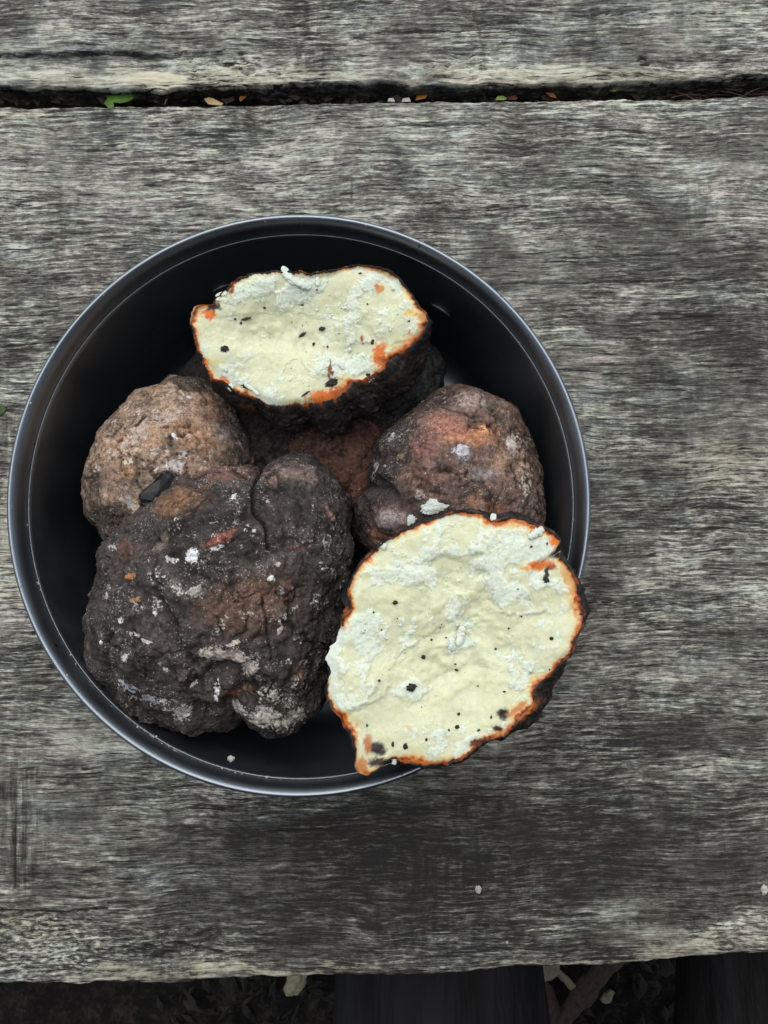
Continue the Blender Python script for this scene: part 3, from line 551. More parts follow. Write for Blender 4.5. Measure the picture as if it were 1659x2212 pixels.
# ------------------------------------------------------------------ cut halves
def half(label, edge, zc, slope, depth, shift, bulge, plates, orange, blobs, fluffs, specks, seed, width, over=None, hollow=None):
    e = np.asarray(edge, float); z = np.full(len(e), zc)
    c0 = P(e[:, 0], e[:, 1], zc).mean(0)
    for _ in range(8):
        w3 = P(e[:, 0], e[:, 1], z); z = zc + slope[0] * (w3[:, 0] - c0[0]) + slope[1] * (w3[:, 1] - c0[1])
    w3 = P(e[:, 0], e[:, 1], z); c = np.array([w3[:, 0].mean(), w3[:, 1].mean()])
    th = np.arctan2(w3[:, 1] - c[1], w3[:, 0] - c[0]); r = np.hypot(w3[:, 0] - c[0], w3[:, 1] - c[1])
    o = np.argsort(th); th, r = th[o], r[o]
    NA, NR = 720, 170
    A = np.linspace(-math.pi, math.pi, NA, endpoint=False)
    R = np.interp(A, np.concatenate([th - 2 * math.pi, th, th + 2 * math.pi]), np.tile(r, 3))
    ring = np.stack([np.cos(A), np.sin(A), A * 0], -1)
    R = R + .00045 * fbm(ring * 9, 4, seed) + .0002 * fbm(ring * 40, 2, seed + 1)
    def blur(a, n):
        k = np.exp(-(np.arange(-3 * n, 3 * n + 1) / n) ** 2 / 2); k /= k.sum()
        return np.convolve(np.concatenate([a[-3 * n:], a, a[:3 * n]]), k, 'valid')
    Rs = blur(R, 26)
    plane = lambda x, y: zc + slope[0] * (x - c0[0]) + slope[1] * (y - c0[1])
    root = empty('cut_potato_half', (c[0], c[1], zc - depth), label, 'potato', 'cut potato halves')
    org = np.array([c[0], c[1], zc - depth])
    # --- flesh: torn, crumbly face
    rho = np.linspace(0.002, 1, NR) ** .8
    X = c[0] + np.cos(A)[:, None] * R[:, None] * rho; Y = c[1] + np.sin(A)[:, None] * R[:, None] * rho
    v = np.stack([X, Y, plane(X, Y)], -1).reshape(-1, 3); q = Q(v)
    dE = ((1 - rho)[None] * R[:, None]).ravel() * 80 * 100      # distance from the skin in photograph pixels
    q3 = np.concatenate([q, np.full((len(q), 1), seed * 3.1)], 1)
    rag = 10 * fbm(q3 / 30, 3, seed + 2) + 4 * fbm(q3 / 8, 3, seed + 3)
    hgt = .0016 * fbm(q3 / 120, 2, seed + 4) + .00022 * fbm(q3 / 30, 3, seed + 5)
    flk = .55 * fbm(q3 / 60, 3, seed + 6) + .45 * fbm(q3 / 14, 4, seed + 34, .6) - .14; fl = np.zeros(len(v)); edge_y = np.zeros(len(v))
    for poly, hh, ff in plates:
        sd = polysd(q, poly) + rag
        m = sm(-7, 4, sd) * .7 + sm(-1.5, 1.5, sd) * .3; hgt += hh * .42 * m * (1 + .25 * fbm(q3 / 16, 3, seed + 7)); flk = flk + ff * .55 * sm(-12, 8, sd)
        if hh < 0: edge_y = np.maximum(edge_y, m * .8)
    # small torn flakes everywhere
    fk = fbm(q3 / 24, 4, seed + 8); m = sm(.16, .20, fk); inner = sm(6, 26, dE)
    m = m * sm(-.15, .25, fbm(q3 / 80, 2, seed + 27)); kk_ = sm(.0, .09, flk); fl = np.clip(.92 * kk_ + .25 * sm(-.3, .1, flk), 0, 1); hgt += .00030 * kk_ * inner + .00010 * m * inner
    hgt += (.00012 * fbm(q3 / 5, 3, seed + 9) + .00020 * fbm(q3 / 10, 2, seed + 10)) * (.04 + fl)
    hgt -= hollow[3] * np.exp(-patch(q, hollow[0], hollow[1], hollow[2]) ** 2 * 1.6) * (1 + .35 * fbm(q3 / 50, 3, seed + 36))
    hgt *= sm(-2, 16, dE); hgt -= .0004 * (1 - sm(0, 22, dE))
    v[:, 2] += hgt
    col = np.tile((.665, .68, .46), (len(v), 1))
    col = mixc(col, .5 * sm(-.3, .4, fbm(q3 / 60, 3, seed + 11)), (.675, .70, .51))
    col = mixc(col, fl * .85, (.685, .75, .65))
    wo = np.interp(np.degrees(A), width[0], width[1])
    wo = np.repeat(wo * 1.45 * np.clip(1 + 1.5 * fbm(ring * 5, 4, seed + 12), .12, 2.4), NR)
    e_ = dE / np.maximum(wo, 1.5) + .35 * fbm(q3 / 8, 3, seed + 13) + .35 * fbm(q3 / 25, 2, seed + 29)
    col = mixc(col, .55 * (1 - sm(.7, 2.4, e_)), (.76, .56, .20))
    col = mixc(col, 1 - sm(.40, 1.30, e_), (.66, .175, .024))
    col = mixc(col, (1 - sm(.25, .75, e_)) * .9, (.28, .05, .010))
    col = mixc(col, 1 - sm(.02, .42, e_), (.026, .012, .008))
    for p, rr, a, cc, st_ in blobs:
        ee = patch(q + rag[:, None] * .6, p, rr, a) + .25 * fbm(q3 / 6, 2, seed + 14)
        col = mixc(col, st_ * (1 - sm(.5, 1.1, ee)), cc)
    sp = fbm(q3 / 2.6, 2, seed + 15); spm = sm(.12, .4, fbm(q3 / 60, 3, seed + 16))
    col = mixc(col, sm(.42, .5, sp) * spm * .5, (.16, .16, .09))
    def grow(a, extra): return np.concatenate([a.reshape(NA, NR, -1), extra], 1).reshape(NA * (NR + 2), -1)
    ov = np.zeros(NA) if over is None else np.clip(np.interp(np.degrees(A) % 360, over[0], over[1]), 0, 1)
    vg = v.reshape(NA, NR, 3); last = vg[:, -1]; inw = -ring
    ex = np.stack([last + inw * .0002 - np.array([0, 0, .0012]), last + inw * .0022 - np.array([0, 0, .0030])], 1)
    cg = col.reshape(NA, NR, 3); white = np.array((.685, .75, .65))
    cg[:, -40:] = cg[:, -40:] + (white - cg[:, -40:]) * (ov[:, None, None] * (1 - sm(10, 40, dE.reshape(NA, NR)[:, -40:]))[..., None])
    ce = np.repeat(cg[:, -1:], 2, 1); flg = np.clip(fl.reshape(NA, NR, 1) + ov[:, None, None] * .6, 0, 1)
    mk('flesh', grow(vg, ex) - org, gridfaces(NA, NR + 2, True), M_FLESH, root, col=grow(cg, ce), attrs=dict(fluff=grow(flg, flg[:, -2:]).ravel()))
    R = R - .0024 * ov
    def surf(px, py):
        i = np.argmin((q[:, 0] - px) ** 2 + (q[:, 1] - py) ** 2); return v[i]
    # --- skin shell
    lip = -.0003 + .0013 * np.clip(fbm(ring * 10, 4, seed + 20) + .15, 0, 1) - .002 * ov
    bl = bulge(A) * np.clip(1 + .9 * fbm(ring * 2.5, 2, seed + 19), .1, 2)
    ph = np.concatenate([[-2, -1, 0], np.linspace(.04, 1, 110) ** 1.05])
    V = []
    for p in ph:
        if p == -2: rr_, zz = R - .0007, -.0016 + 0 * A
        elif p == -1: rr_, zz = R - .0003, lip * .6
        elif p == 0: rr_, zz = R + .0001, lip
        else:
            a = p * math.pi / 2; k = float(sm(0, .14, p))
            rr_ = (R * (1 - k) + Rs * k) * math.cos(a) ** .62 + bl * math.sin(min(1, p * 1.6) * math.pi) ** 1 * (p < .625) + .0002 * (1 - p)
            zz = lip * (1 - sm(0, .06, p)) - depth * math.sin(a)
        kk = max(0., p); x = c[0] + np.cos(A) * rr_ + shift[0] * kk; y = c[1] + np.sin(A) * rr_ + shift[1] * kk
        V.append(np.stack([x, y, plane(c[0] + np.cos(A) * R * (1 - kk), c[1] + np.sin(A) * R * (1 - kk)) + zz], -1))
    V = np.stack(V, 1).reshape(-1, 3); pv = np.tile(np.clip(ph, 0, 1), NA)
    nn = np.repeat(ring, len(ph), 0) * np.cos(pv * 1.5)[:, None]; nn[:, 2] = -np.sin(pv * 1.5)
    dd = (.0014 * fbm(V * 160, 4, seed + 21) + .0006 * fbm(V * 600, 3, seed + 22) + .0012 * np.clip(fbm(V * 330, 3, seed + 23), 0, 1)) * (.25 + .75 * sm(.0, .06, pv))
    f1, f2, _ = worley((V + .002 * np.stack([fbm(V * 300, 2, 3), fbm(V * 300, 2, 5), fbm(V * 300, 2, 8)], -1)) * 140, seed)
    ck = np.exp(-((f2 - f1) / .05) ** 2); dd -= .0006 * ck * sm(.02, .1, pv)
    V = V + nn * dd[:, None]
    cs = np.tile((.020, .017, .015), (len(V), 1))
    lipm = .8 * np.repeat(sm(.0, .4, fbm(ring * 8, 3, seed + 28)), len(ph)) * (1 - sm(.0, .03, pv))
    cs = mixc(cs, lipm, (.36, .085, .014))
    cs = mixc(cs, sm(.05, .5, fbm(V * 200, 4, seed + 24)) * .7, (.055, .047, .042))
    cs = mixc(cs, sm(.18, .45, fbm(V * np.array((300, 300, 700)), 4, seed + 25)) * .55, (.10, .092, .088))
    qs = Q(V)
    for p, rr, a, cc, st_ in orange:
        ee = patch(qs, p, rr, a) + .5 * fbm(V * 500, 3, seed + 26); cs = mixc(cs, st_ * (1 - sm(.4, 1.1, ee)), cc)
    cs = mixc(cs, ck * .6 * sm(.05, .15, pv), (.008, .007, .007))
    mk('burnt_skin', V - org, gridfaces(NA, len(ph), True), M_SKIN, root, col=cs)
    # --- flakes of flesh standing proud, and char flecks
    for pts, rad, zo in fluffs:
        crumb_chain(root, org, [surf(*p) + (0, 0, zo) if inside_edge(p, e) else np.append(P(p[0], p[1], float(surf(*p)[2]) - .0008)[:2], surf(*p)[2] - .0008 + zo) for p in pts], rad, seed + len(pts))
    for (px, py, a, b, ang) in specks:
        fleck(root, org, surf(px, py), a, b, ang)
    rn = random.Random(seed); sv, sf = ico(2); VV, FF, CC = [], [], []; k = 0; tries = 0
    gv = [sv * (1 + .9 * fbm(sv * 1.7 + n_ * 1.3, 2, n_))[:, None] for n_ in range(9)]
    while k < 110 and tries < 20000:
        tries += 1; i = rn.randrange(len(v))
        if dE[i] < 9 or rn.random() > .04 + .96 * max(0., float(fl[i]) - .25): continue
        s_ = .00008 + .00030 * rn.random() ** 2.5
        g_ = gv[k % 9] * (s_ * rn.uniform(.7, 1.7), s_ * rn.uniform(.7, 1.7), s_ * .55)
        VV.append(g_ + v[i] - org); FF.append(sf + k * len(sv)); CC.append(np.tile((.65, .72, .63), (len(sv), 1))); k += 1
    go = mk('flesh_crumbs', np.vstack(VV), np.vstack(FF), M_CRUMB, root, col=np.vstack(CC), attrs=dict(fluff=np.ones(k * len(sv)))); go['kind'] = 'stuff'
    soot = []
    for _ in range(45):
        i = rn.randrange(len(v))
        if dE[i] < 14: continue
        soot.append((v[i], 00.00005 + .00013 * rn.random() ** 2))
    sv, sf = ico(1); VV, FF = [], []
    for k, (p, s_) in enumerate(soot):
        VV.append(sv * (s_ * rn.uniform(.7, 1.6), s_ * rn.uniform(.7, 1.6), s_ * .5) + p - org); FF.append(sf + k * len(sv))
    so = mk('soot_specks', np.vstack(VV), np.vstack(FF), M_FLECK, root); so['kind'] = 'stuff'
    return root, surf
def inside_edge(p, e):
    return polysd(np.array([p], float), e)[0] > 4
def crumb_chain(root, org, pts, rad, seed, mat=None, name='flesh_flake'):
    pts = np.array(pts); n, m = 40, 28
    t = np.linspace(0, 1, n); seg = np.linspace(0, 1, len(pts))
    cen = np.stack([np.interp(t, seg, pts[:, k]) for k in range(3)], -1)
    rr = np.interp(t, np.linspace(0, 1, len(rad)), rad) * np.sqrt(np.clip(1 - (2 * t - 1) ** 8, 0, 1)) + 1e-5
    tan = np.gradient(cen, axis=0); tan /= np.linalg.norm(tan, axis=1)[:, None] + 1e-9
    up = np.array([0, 0, 1.]); sd = np.cross(tan, up); sd /= np.linalg.norm(sd, axis=1)[:, None] + 1e-9; u2 = np.cross(sd, tan)
    a = np.linspace(0, 2 * math.pi, m, endpoint=False)
    off = sd[:, None] * np.cos(a)[None, :, None] + .5 * u2[:, None] * np.sin(a)[None, :, None]
    v = (cen[:, None] + off * rr[:, None, None]).reshape(-1, 3)
    nn = off.reshape(-1, 3)
    dsp = np.repeat(rr, m) * (1.0 * fbm(v * 900, 5, seed, .7)) + .0003 * fbm(v * 2500, 3, seed + 2)
    v = v + nn * dsp[:, None]
    f = np.array([(i * m + j, (i + 1) * m + j, (i + 1) * m + (j + 1) % m, i * m + (j + 1) % m) for i in range(n - 1) for j in range(m)])
    col = np.tile((.655, .72, .63), (len(v), 1)); col = mixc(col, .5 * sm(0, .5, fbm(v * 500, 3, seed + 3)), (.70, .72, .52))
    return mk(name, v - org, f, mat or M_CRUMB, root, col=col, attrs=dict(fluff=np.ones(len(v))))
def fleck(root, org, p, a, b, ang, name='char_fleck', mat=None):
    v, f = ico(3); k = abs(hash((round(float(p[0]), 5), round(float(p[1]), 5)))) % 97
    v = v * (a, b, min(a, b) * .35) * (1 + 1.0 * fbm(v * 2.0 + k, 3, 3))[:, None]
    an = math.radians(-ang); R_ = np.array([[math.cos(an), -math.sin(an), 0], [math.sin(an), math.cos(an), 0], [0, 0, 1]])
    return mk(name, v @ R_.T + p - org + (0, 0, .0002), f, mat or M_FLECK, root)
C1 = ((379.5, 528.6), .36765); c1 = lambda *p: TT(p, *C1)
C2 = ((664.1, 1070.8), .38399); c2 = lambda *p: TT(p, *C2)
def b1(cx, cy, rx, ry, ang, col, st_=1.): return (T(cx, cy, *C1), (rx * .36765, ry * .36765), ang, col, st_)
def b2(cx, cy, rx, ry, ang, col, st_=1.): return (T(cx, cy, *C2), (rx * .38399, ry * .38399), ang, col, st_)
ORG, BLK, BRN, YEL = (.68, .18, .022), (.02, .014, .011), (.20, .055, .02), (.72, .52, .16)
def s1(cx, cy, a, b, ang=0): x, y = T(cx, cy, *C1); return (x, y, a * .36765 / 9000, b * .36765 / 9000, ang)
def s2(cx, cy, a, b, ang=0): x, y = T(cx, cy, *C2); return (x, y, a * .38399 / 9800, b * .38399 / 9800, ang)
upper, surf_u = half('oval cut potato half lying far from the table edge, white face up',
    c1((80, 450), (92, 395), (115, 360), (160, 350), (225, 352), (232, 312), (300, 262), (340, 215), (400, 185), (440, 170), (520, 160), (620, 158), (700, 160), (800, 162), (890, 152), (960, 136), (1050, 120), (1150, 123), (1240, 148), (1300, 185), (1350, 240), (1400, 300), (1430, 365), (1472, 395), (1483, 440), (1472, 500), (1430, 560), (1370, 610), (1300, 655), (1255, 690), (1235, 745), (1160, 765), (1100, 800), (1040, 820), (960, 900), (880, 925), (800, 938), (700, 945), (600, 950), (540, 938), (470, 905), (400, 872), (330, 850), (270, 795), (215, 785), (170, 720), (135, 640), (110, 560), (95, 490)),
    .0700, (-.02, .10), .033, (.002, -.0065), lambda A: .0026 + .0034 * np.cos(A + 1.15),
    [(c1((1000, 300), (1080, 200), (1160, 200), (1150, 280), (1060, 330), (1130, 400), (1090, 470), (1130, 560), (1000, 590), (980, 480), (1010, 400)), .0009, .6), (c1((600, 280), (640, 200), (820, 200), (860, 260), (760, 330), (600, 380)), .0010, .7), (c1((720, 620), (860, 600), (900, 640), (1000, 700), (1100, 640), (1130, 740), (1000, 800), (900, 760), (800, 770), (720, 700)), .0008, .6), (c1((250, 330), (420, 190), (560, 200), (580, 260), (450, 300), (330, 340)), .0006, .5), (c1((240, 420), (600, 380), (880, 420), (950, 560), (760, 620), (450, 600), (260, 520)), -.0007, -.3), (c1((680, 680), (740, 640), (800, 760), (700, 800), (640, 740)), -.0009, -.2), (c1((1150, 380), (1400, 330), (1440, 480), (1260, 620), (1160, 520)), .0007, .4), (c1((250, 700), (420, 760), (560, 900), (400, 860), (280, 790)), .0005, .4)],
    [b1(800, 130, 120, 30, -3, (.42, .15, .045), .95), b1(870, 140, 30, 16, 0, BLK), b1(110, 400, 36, 60, 20, (.40, .28, .17), .9), b1(420, 960, 70, 30, 25, (.12, .05, .03), .7), b1(760, 1080, 120, 20, 0, (.12, .12, .12), .6), b1(920, 1090, 70, 16, -10, (.14, .14, .14), .6)],
    [b1(1195, 640, 40, 90, 5, ORG), b1(1220, 690, 46, 36, 0, (.50, .14, .025)), b1(1100, 560, 14, 30, -10, (.35, .10, .02)), b1(1195, 255, 26, 34, 30, (.62, .28, .09)), b1(880, 890, 130, 44, -12, ORG, .95), b1(960, 870, 60, 40, -20, (.45, .11, .02)), b1(1040, 825, 40, 20, -20, (.3, .06, .015)), b1(190, 395, 50, 40, -30, ORG), b1(210, 360, 50, 30, 0, BLK), b1(330, 270, 22, 40, 0, (.28, .08, .02)), b1(1380, 400, 60, 30, 0, YEL, .9), b1(1440, 420, 40, 30, 0, (.60, .30, .08), .8), b1(290, 800, 44, 22, 30, ORG), b1(255, 820, 24, 30, 0, BLK), b1(1370, 510, 8, 12, 0, ORG), b1(910, 735, 14, 60, 5, (.22, .10, .05)), b1(220, 830, 14, 20, 0, (.7, .5, .05)), b1(120, 600, 24, 110, -12, ORG, .9), b1(175, 720, 20, 60, -30, ORG, .9), b1(230, 680, 50, 20, 10, (.74, .66, .30), .6)],
    [(c1((630, 128), (645, 165), (680, 205), (740, 235), (800, 250)), [.0007, .0011, .0010, .0011, .0007], .0006), (c1((830, 185), (835, 240)), [.0005, .0007], .0007), (c1((310, 830), (340, 845)), [.0009, .0012], .0004), (c1((400, 810), (450, 850), (490, 885)), [.0006, .0005, .0004], .0004), (c1((240, 330), (260, 300), (300, 280)), [.0006, .0008, .0006], .0003), (c1((960, 690), (985, 730)), [.0005, .0006], .0004), (c1((1125, 800), (1170, 770)), [.0006, .0006], .0002)],
    [s1(410, 430, 30, 9, -12), s1(378, 452, 8, 8), s1(287, 612, 24, 20), s1(742, 510, 30, 9, -35), s1(856, 483, 20, 12), s1(515, 360, 9, 6), s1(915, 810, 42, 24, -25), s1(765, 880, 30, 6, -35), s1(1155, 570, 10, 16, 20), s1(415, 828, 28, 16, 15), s1(1085, 168, 12, 5), s1(828, 260, 7, 5), s1(345, 428, 8, 6), s1(1128, 352, 6, 5), s1(890, 592, 6, 8), s1(1370, 450, 7, 5), s1(805, 570, 8, 12), s1(740, 340, 10, 5, -10), s1(1130, 765, 14, 10)],
    31, ([-180, -160, -120, -90, -60, -35, -15, 0, 20, 40, 60, 90, 110, 140, 165, 180], [9, 9, 3, 4, 14, 4, 14, 11, 8, 6, 4, 2.5, 3, 2, 5, 9]), hollow=(T(600, 520, *C1), (470 * .36765, 230 * .36765), 5, .0030))
lower, surf_l = half('biggest cut potato half, resting on the pot rim with its face up',
    c2((245, 640), (225, 545), (250, 470), (300, 380), (380, 300), (440, 250), (560, 190), (680, 140), (800, 100), (860, 85), (950, 95), (1010, 110), (1040, 140), (1100, 135), (1160, 118), (1230, 135), (1300, 170), (1380, 200), (1430, 250), (1430, 300), (1385, 335), (1425, 355), (1480, 400), (1520, 480), (1545, 570), (1565, 650), (1560, 720), (1525, 790), (1500, 870), (1420, 950), (1340, 1030), (1270, 1110), (1285, 1170), (1200, 1270), (1100, 1350), (1000, 1385), (930, 1425), (860, 1485), (770, 1512), (650, 1520), (550, 1500), (500, 1480), (440, 1500), (400, 1540), (340, 1572), (290, 1566), (265, 1520), (268, 1440), (240, 1360), (200, 1300), (180, 1250), (135, 1195), (112, 1140), (118, 1050), (132, 985), (106, 920), (122, 850), (158, 822), (185, 740), (205, 690)),
    .0885, (.03, -.04), .030, (-.004, .004), lambda A: .0018 + .0036 * np.cos(A + .45),
    [(c2((930, 400), (980, 330), (900, 300), (1000, 200), (1200, 190), (1330, 200), (1360, 330), (1250, 400), (1340, 560), (1360, 640), (1230, 685), (1100, 650), (1040, 540), (1010, 430)), .0016, .6), (c2((420, 280), (620, 210), (860, 150), (960, 300), (880, 350), (760, 330), (640, 390), (520, 340)), .0008, .45), (c2((240, 600), (300, 430), (420, 400), (640, 420), (760, 520), (920, 560), (910, 640), (780, 720), (660, 800), (520, 890), (460, 1000), (440, 1140), (240, 1190), (190, 1000), (200, 800)), .0013, .15), (c2((620, 390), (760, 330), (910, 370), (1000, 430), (900, 540), (780, 500), (700, 400)), -.0014, -.3), (c2((900, 620), (1000, 530), (1030, 590), (960, 680), (860, 760), (830, 720)), -.0010, -.3), (c2((120, 850), (170, 830), (220, 940), (340, 960), (400, 1060), (300, 1200), (180, 1220), (120, 1100)), .0012, .75), (c2((460, 1110), (540, 1060), (600, 1020), (690, 1080), (660, 1150), (560, 1160)), .0009, .6), (c2((1110, 790), (1200, 770), (1260, 840), (1200, 920)), .0006, .5), (c2((1340, 500), (1440, 460), (1490, 530), (1420, 550)), .0007, .6), (c2((800, 820), (870, 730), (900, 780), (940, 770), (830, 930)), -.0006, .1), (c2((480, 960), (700, 830), (860, 950), (1200, 1000), (1300, 1000), (1100, 1250), (800, 1300), (560, 1200), (680, 1100), (600, 1000)), -.0006, -.35), (c2((1060, 200), (1240, 190), (1280, 230), (1100, 260)), -.0012, .1)],
    [b2(1240, 1210, 130, 30, -40, (.42, .13, .03), .9), b2(1060, 1350, 60, 24, -40, (.40, .12, .03), .8), b2(300, 1540, 60, 50, 0, (.46, .20, .07), .9), b2(1550, 770, 22, 60, 10, (.36, .10, .025), .7), b2(1420, 1060, 60, 40, -40, (.075, .07, .07), .9), b2(200, 640, 40, 40, 0, (.30, .08, .02), .9)],
    [b2(1310, 390, 90, 36, -8, ORG), b2(1230, 410, 40, 16, 0, (.70, .36, .10), .9), b2(1370, 400, 40, 24, 0, (.40, .10, .02)), b2(1400, 330, 50, 24, -15, BLK), b2(1345, 440, 14, 50, 20, BLK), b2(1400, 250, 46, 54, 20, ORG), b2(1240, 150, 110, 24, 12, (.55, .15, .025), .9), b2(1060, 150, 70, 16, -5, (.55, .16, .03), .9), b2(1500, 610, 24, 20, 30, (.68, .38, .12), .8), b2(1540, 760, 34, 46, 0, (.58, .19, .04)), b2(1510, 830, 30, 30, 0, (.05, .02, .012)), b2(1105, 1230, 40, 36, -40, (.035, .022, .022)), b2(1180, 1200, 90, 24, -40, (.60, .24, .06), .9), b2(1070, 1310, 30, 24, 0, (.06, .02, .012)), b2(1100, 1330, 90, 30, -40, (.55, .19, .04), .8), b2(960, 1390, 60, 24, -25, (.14, .04, .015)), b2(390, 1420, 56, 46, 10, (.045, .035, .035)), b2(340, 1400, 26, 70, 0, (.50, .17, .04), .9), b2(400, 1500, 80, 36, -5, (.06, .028, .02)), b2(300, 1520, 50, 60, 0, (.50, .22, .07), .95), b2(570, 1302, 40, 10, 0, (.72, .55, .25), .9), b2(210, 660, 30, 50, 10, (.50, .15, .03)), b2(640, 1505, 150, 20, 3, ORG, .9), b2(195, 1290, 30, 60, 20, ORG, .85), b2(250, 500, 20, 90, 15, (.66, .28, .07), .8), b2(1470, 480, 36, 90, -25, (.66, .34, .09), .7), b2(900, 100, 100, 16, 5, ORG, .9)],
    [(c2((820, 800), (815, 850), (835, 880)), [.0007, .0010, .0006], .0004), (c2((880, 740), (870, 800), (850, 850)), [.0008, .0011, .0006], .0004), (c2((1025, 125), (1060, 130)), [.0009, .0009], .0008), (c2((485, 1470), (490, 1512)), [.0006, .0005], .0001), (c2((410, 275), (440, 290)), [.0007, .0009], .0006), (c2((1330, 180), (1290, 210), (1240, 240)), [.0006, .0012, .0008], .0005)],
    [s2(494, 600, 16, 12, -20), s2(583, 1082, 28, 22), s2(653, 918, 14, 12), s2(845, 990, 12, 7, 20), s2(1340, 475, 18, 22), s2(1372, 803, 12, 10), s2(843, 1306, 14, 12), s2(553, 1410, 13, 18), s2(854, 1236, 9, 9), s2(1135, 750, 6, 6), s2(405, 1040, 8, 7), s2(370, 655, 10, 6), s2(507, 692, 4, 4), s2(1255, 288, 9, 6, -30), s2(1340, 268, 5, 9), s2(1110, 1105, 9, 5), s2(838, 957, 7, 5), s2(700, 815, 6, 7), s2(1068, 870, 8, 6), s2(670, 1370, 8, 9), s2(795, 1320, 6, 7), s2(335, 1290, 5, 9), s2(967, 1080, 5, 5), s2(1362, 978, 5, 5), s2(965, 1320, 10, 6, -30), s2(1035, 1245, 5, 10), s2(1540, 665, 10, 5, 20), s2(480, 1400, 8, 14), s2(1205, 680, 7, 4)],
    47, ([-180, -150, -135, -120, -100, -85, -70, -40, -20, 0, 15, 40, 60, 75, 90, 120, 140, 160, 180], [2, 4, 12, 6, 8, 7, 5, 10, 9, 8, 10, 10, 11, 9, 7, 6, 4, 6, 4]), over=([0, 172, 177, 196, 202, 360], [0, 0, 1, 1, 0, 0]), hollow=(T(850, 850, *C2), (460 * .38399, 400 * .38399), -35, .0042))

# ------------------------------------------------------------------ small things in and on the pot
def rock(name, p, size, seed, mat, rough=.35, level=3, ang=0, freq=2.2):
    v, f = ico(level); v = v * (1 + rough * fbm(v * freq + seed * 3.3, 4, seed))[:, None] * size
    a = math.radians(ang); R_ = np.array([[math.cos(a), -math.sin(a), 0], [math.sin(a), math.cos(a), 0], [0, 0, 1]])
    o = mk(name, v @ R_.T, f, mat, None); o.location = p; return o
def top_of(ob, px, py):
    co = np.empty(len(ob.data.vertices) * 3, np.float32); ob.data.vertices.foreach_get('co', co); co = co.reshape(-1, 3) + np.array(ob.location)
    q = Q(co); d2 = (q[:, 0] - px) ** 2 + (q[:, 1] - py) ** 2
    near = np.where(d2 < 16)[0]
    if len(near) == 0: near = np.array([np.argmin(d2)])
    return co[near[np.argmax(co[near, 2])]]
# charcoal lump with split grain, wedged between the tan and the black potato
cv, cf = ico(2)
cc = np.sign(cv) * np.abs(cv) ** .5 * (.0042, .0062, .0036)
cc[:, 0] *= 1 - .5 * sm(-.001, .007, cc[:, 1])
cc[:, 2] -= .0009 * np.abs(np.sin(cc[:, 1] * 900 + cc[:, 0] * 200)) ** 6 * (cc[:, 2] > 0)
cc = cc * (1 + .55 * fbm(cc * 260, 3, 5))[:, None]
a_ = math.radians(-38); cc = cc @ np.array([[math.cos(a_), -math.sin(a_), 0], [math.sin(a_), math.cos(a_), 0], [0, 0, 1]]).T
p_ = top_of(left, 352, 1066)
ch = mk('charcoal_lump', cc, cf, M_CHAR, None, smooth=False); ch.location = p_ + (0, 0, .0012)
tag(ch, 'black charcoal lump lying between the tan and the blackened potato', 'charcoal')
for k, (px, py, a, b, ang, host, lab) in enumerate([(940, 1092, .0036, .0019, 25, right, 'white potato crumb on the brown potato, larger of two'), (890, 1125, .0015, .0010, 60, right, 'white potato crumb on the brown potato, smaller of two')]):
    v, f = ico(5); v = v * (a, b, .0004) * (1 + .95 * fbm(v * 2.1 + k * 7, 5, k, .6))[:, None]
    an = math.radians(ang); v = v @ np.array([[math.cos(an), -math.sin(an), 0], [math.sin(an), math.cos(an), 0], [0, 0, 1]]).T
    o = mk('potato_crumb', v, f, M_CRUMB, None, col=np.tile((.56, .61, .56), (len(v), 1)), attrs=dict(fluff=np.ones(len(v)) * .6))
    o.location = top_of(host, px, py) + (0, 0, .0006); tag(o, lab, 'crumb', 'potato crumbs on the brown potato')
# stones and grit pressed into the black potato
for k, (px, py, r, col) in enumerate([(282, 1245, .0011, (.40, .16, .07)), (295, 1294, .0010, (.33, .19, .10)), (584, 1251, .0009, (.70, .68, .64)), (424, 1277, .0019, (.36, .34, .29)), (220, 1390, .0006, (.7, .7, .7))]):
    o = rock('grit', top_of(front, px, py) - np.array(front.location), (r, r * .65, r * .4), k, plain('grit_%d' % k, col, .85), .8, 3, 20 * k)
    o.parent = front
# ash dust lying on the pot ledge and rim
rn = random.Random(3); sv, sf = ico(1); VV, FF = [], []
for k in range(420):
    if k < 330: ang = math.radians(rn.gauss(238, 16)); rr = rn.choice([rn.uniform(.0766, .0789), rn.uniform(.0770, .0782)])
    else: ang = rn.uniform(0, 2 * math.pi); rr = rn.uniform(.0768, .0795)
    zz = np.interp(rr, [.0766, .0770, .0776, .0786, .0788, .0795], [POT_H - .0075, POT_H - .0071, POT_H - .0065, POT_H - .0050, POT_H - .0005, POT_H - .0002])
    s_ = .00006 + .00022 * rn.random() ** 3
    VV.append(sv * s_ * np.array([rn.uniform(.7, 1.5), rn.uniform(.7, 1.5), .6]) + (math.cos(ang) * rr, math.sin(ang) * rr, zz + s_ * .3)); FF.append(sf + k * len(sv))
du = mk('ash_dust', np.vstack(VV), np.vstack(FF), M_ASH, pot); du['kind'] = 'stuff'
for k, (px, py, r) in enumerate([(339, 1584, .0007), (340, 1590, .0005), (506, 1636, .0011)]):
    pass
bit = rock('ash_flake', P(499, 1638, POT_H - .0062), (.0009, .0007, .0004), 4, M_ASH, .9, 3); bit.location.z = POT_H - .0058
tag(bit, 'pale ash flake lying on the pot ledge below the blackened potato', 'ash flake')

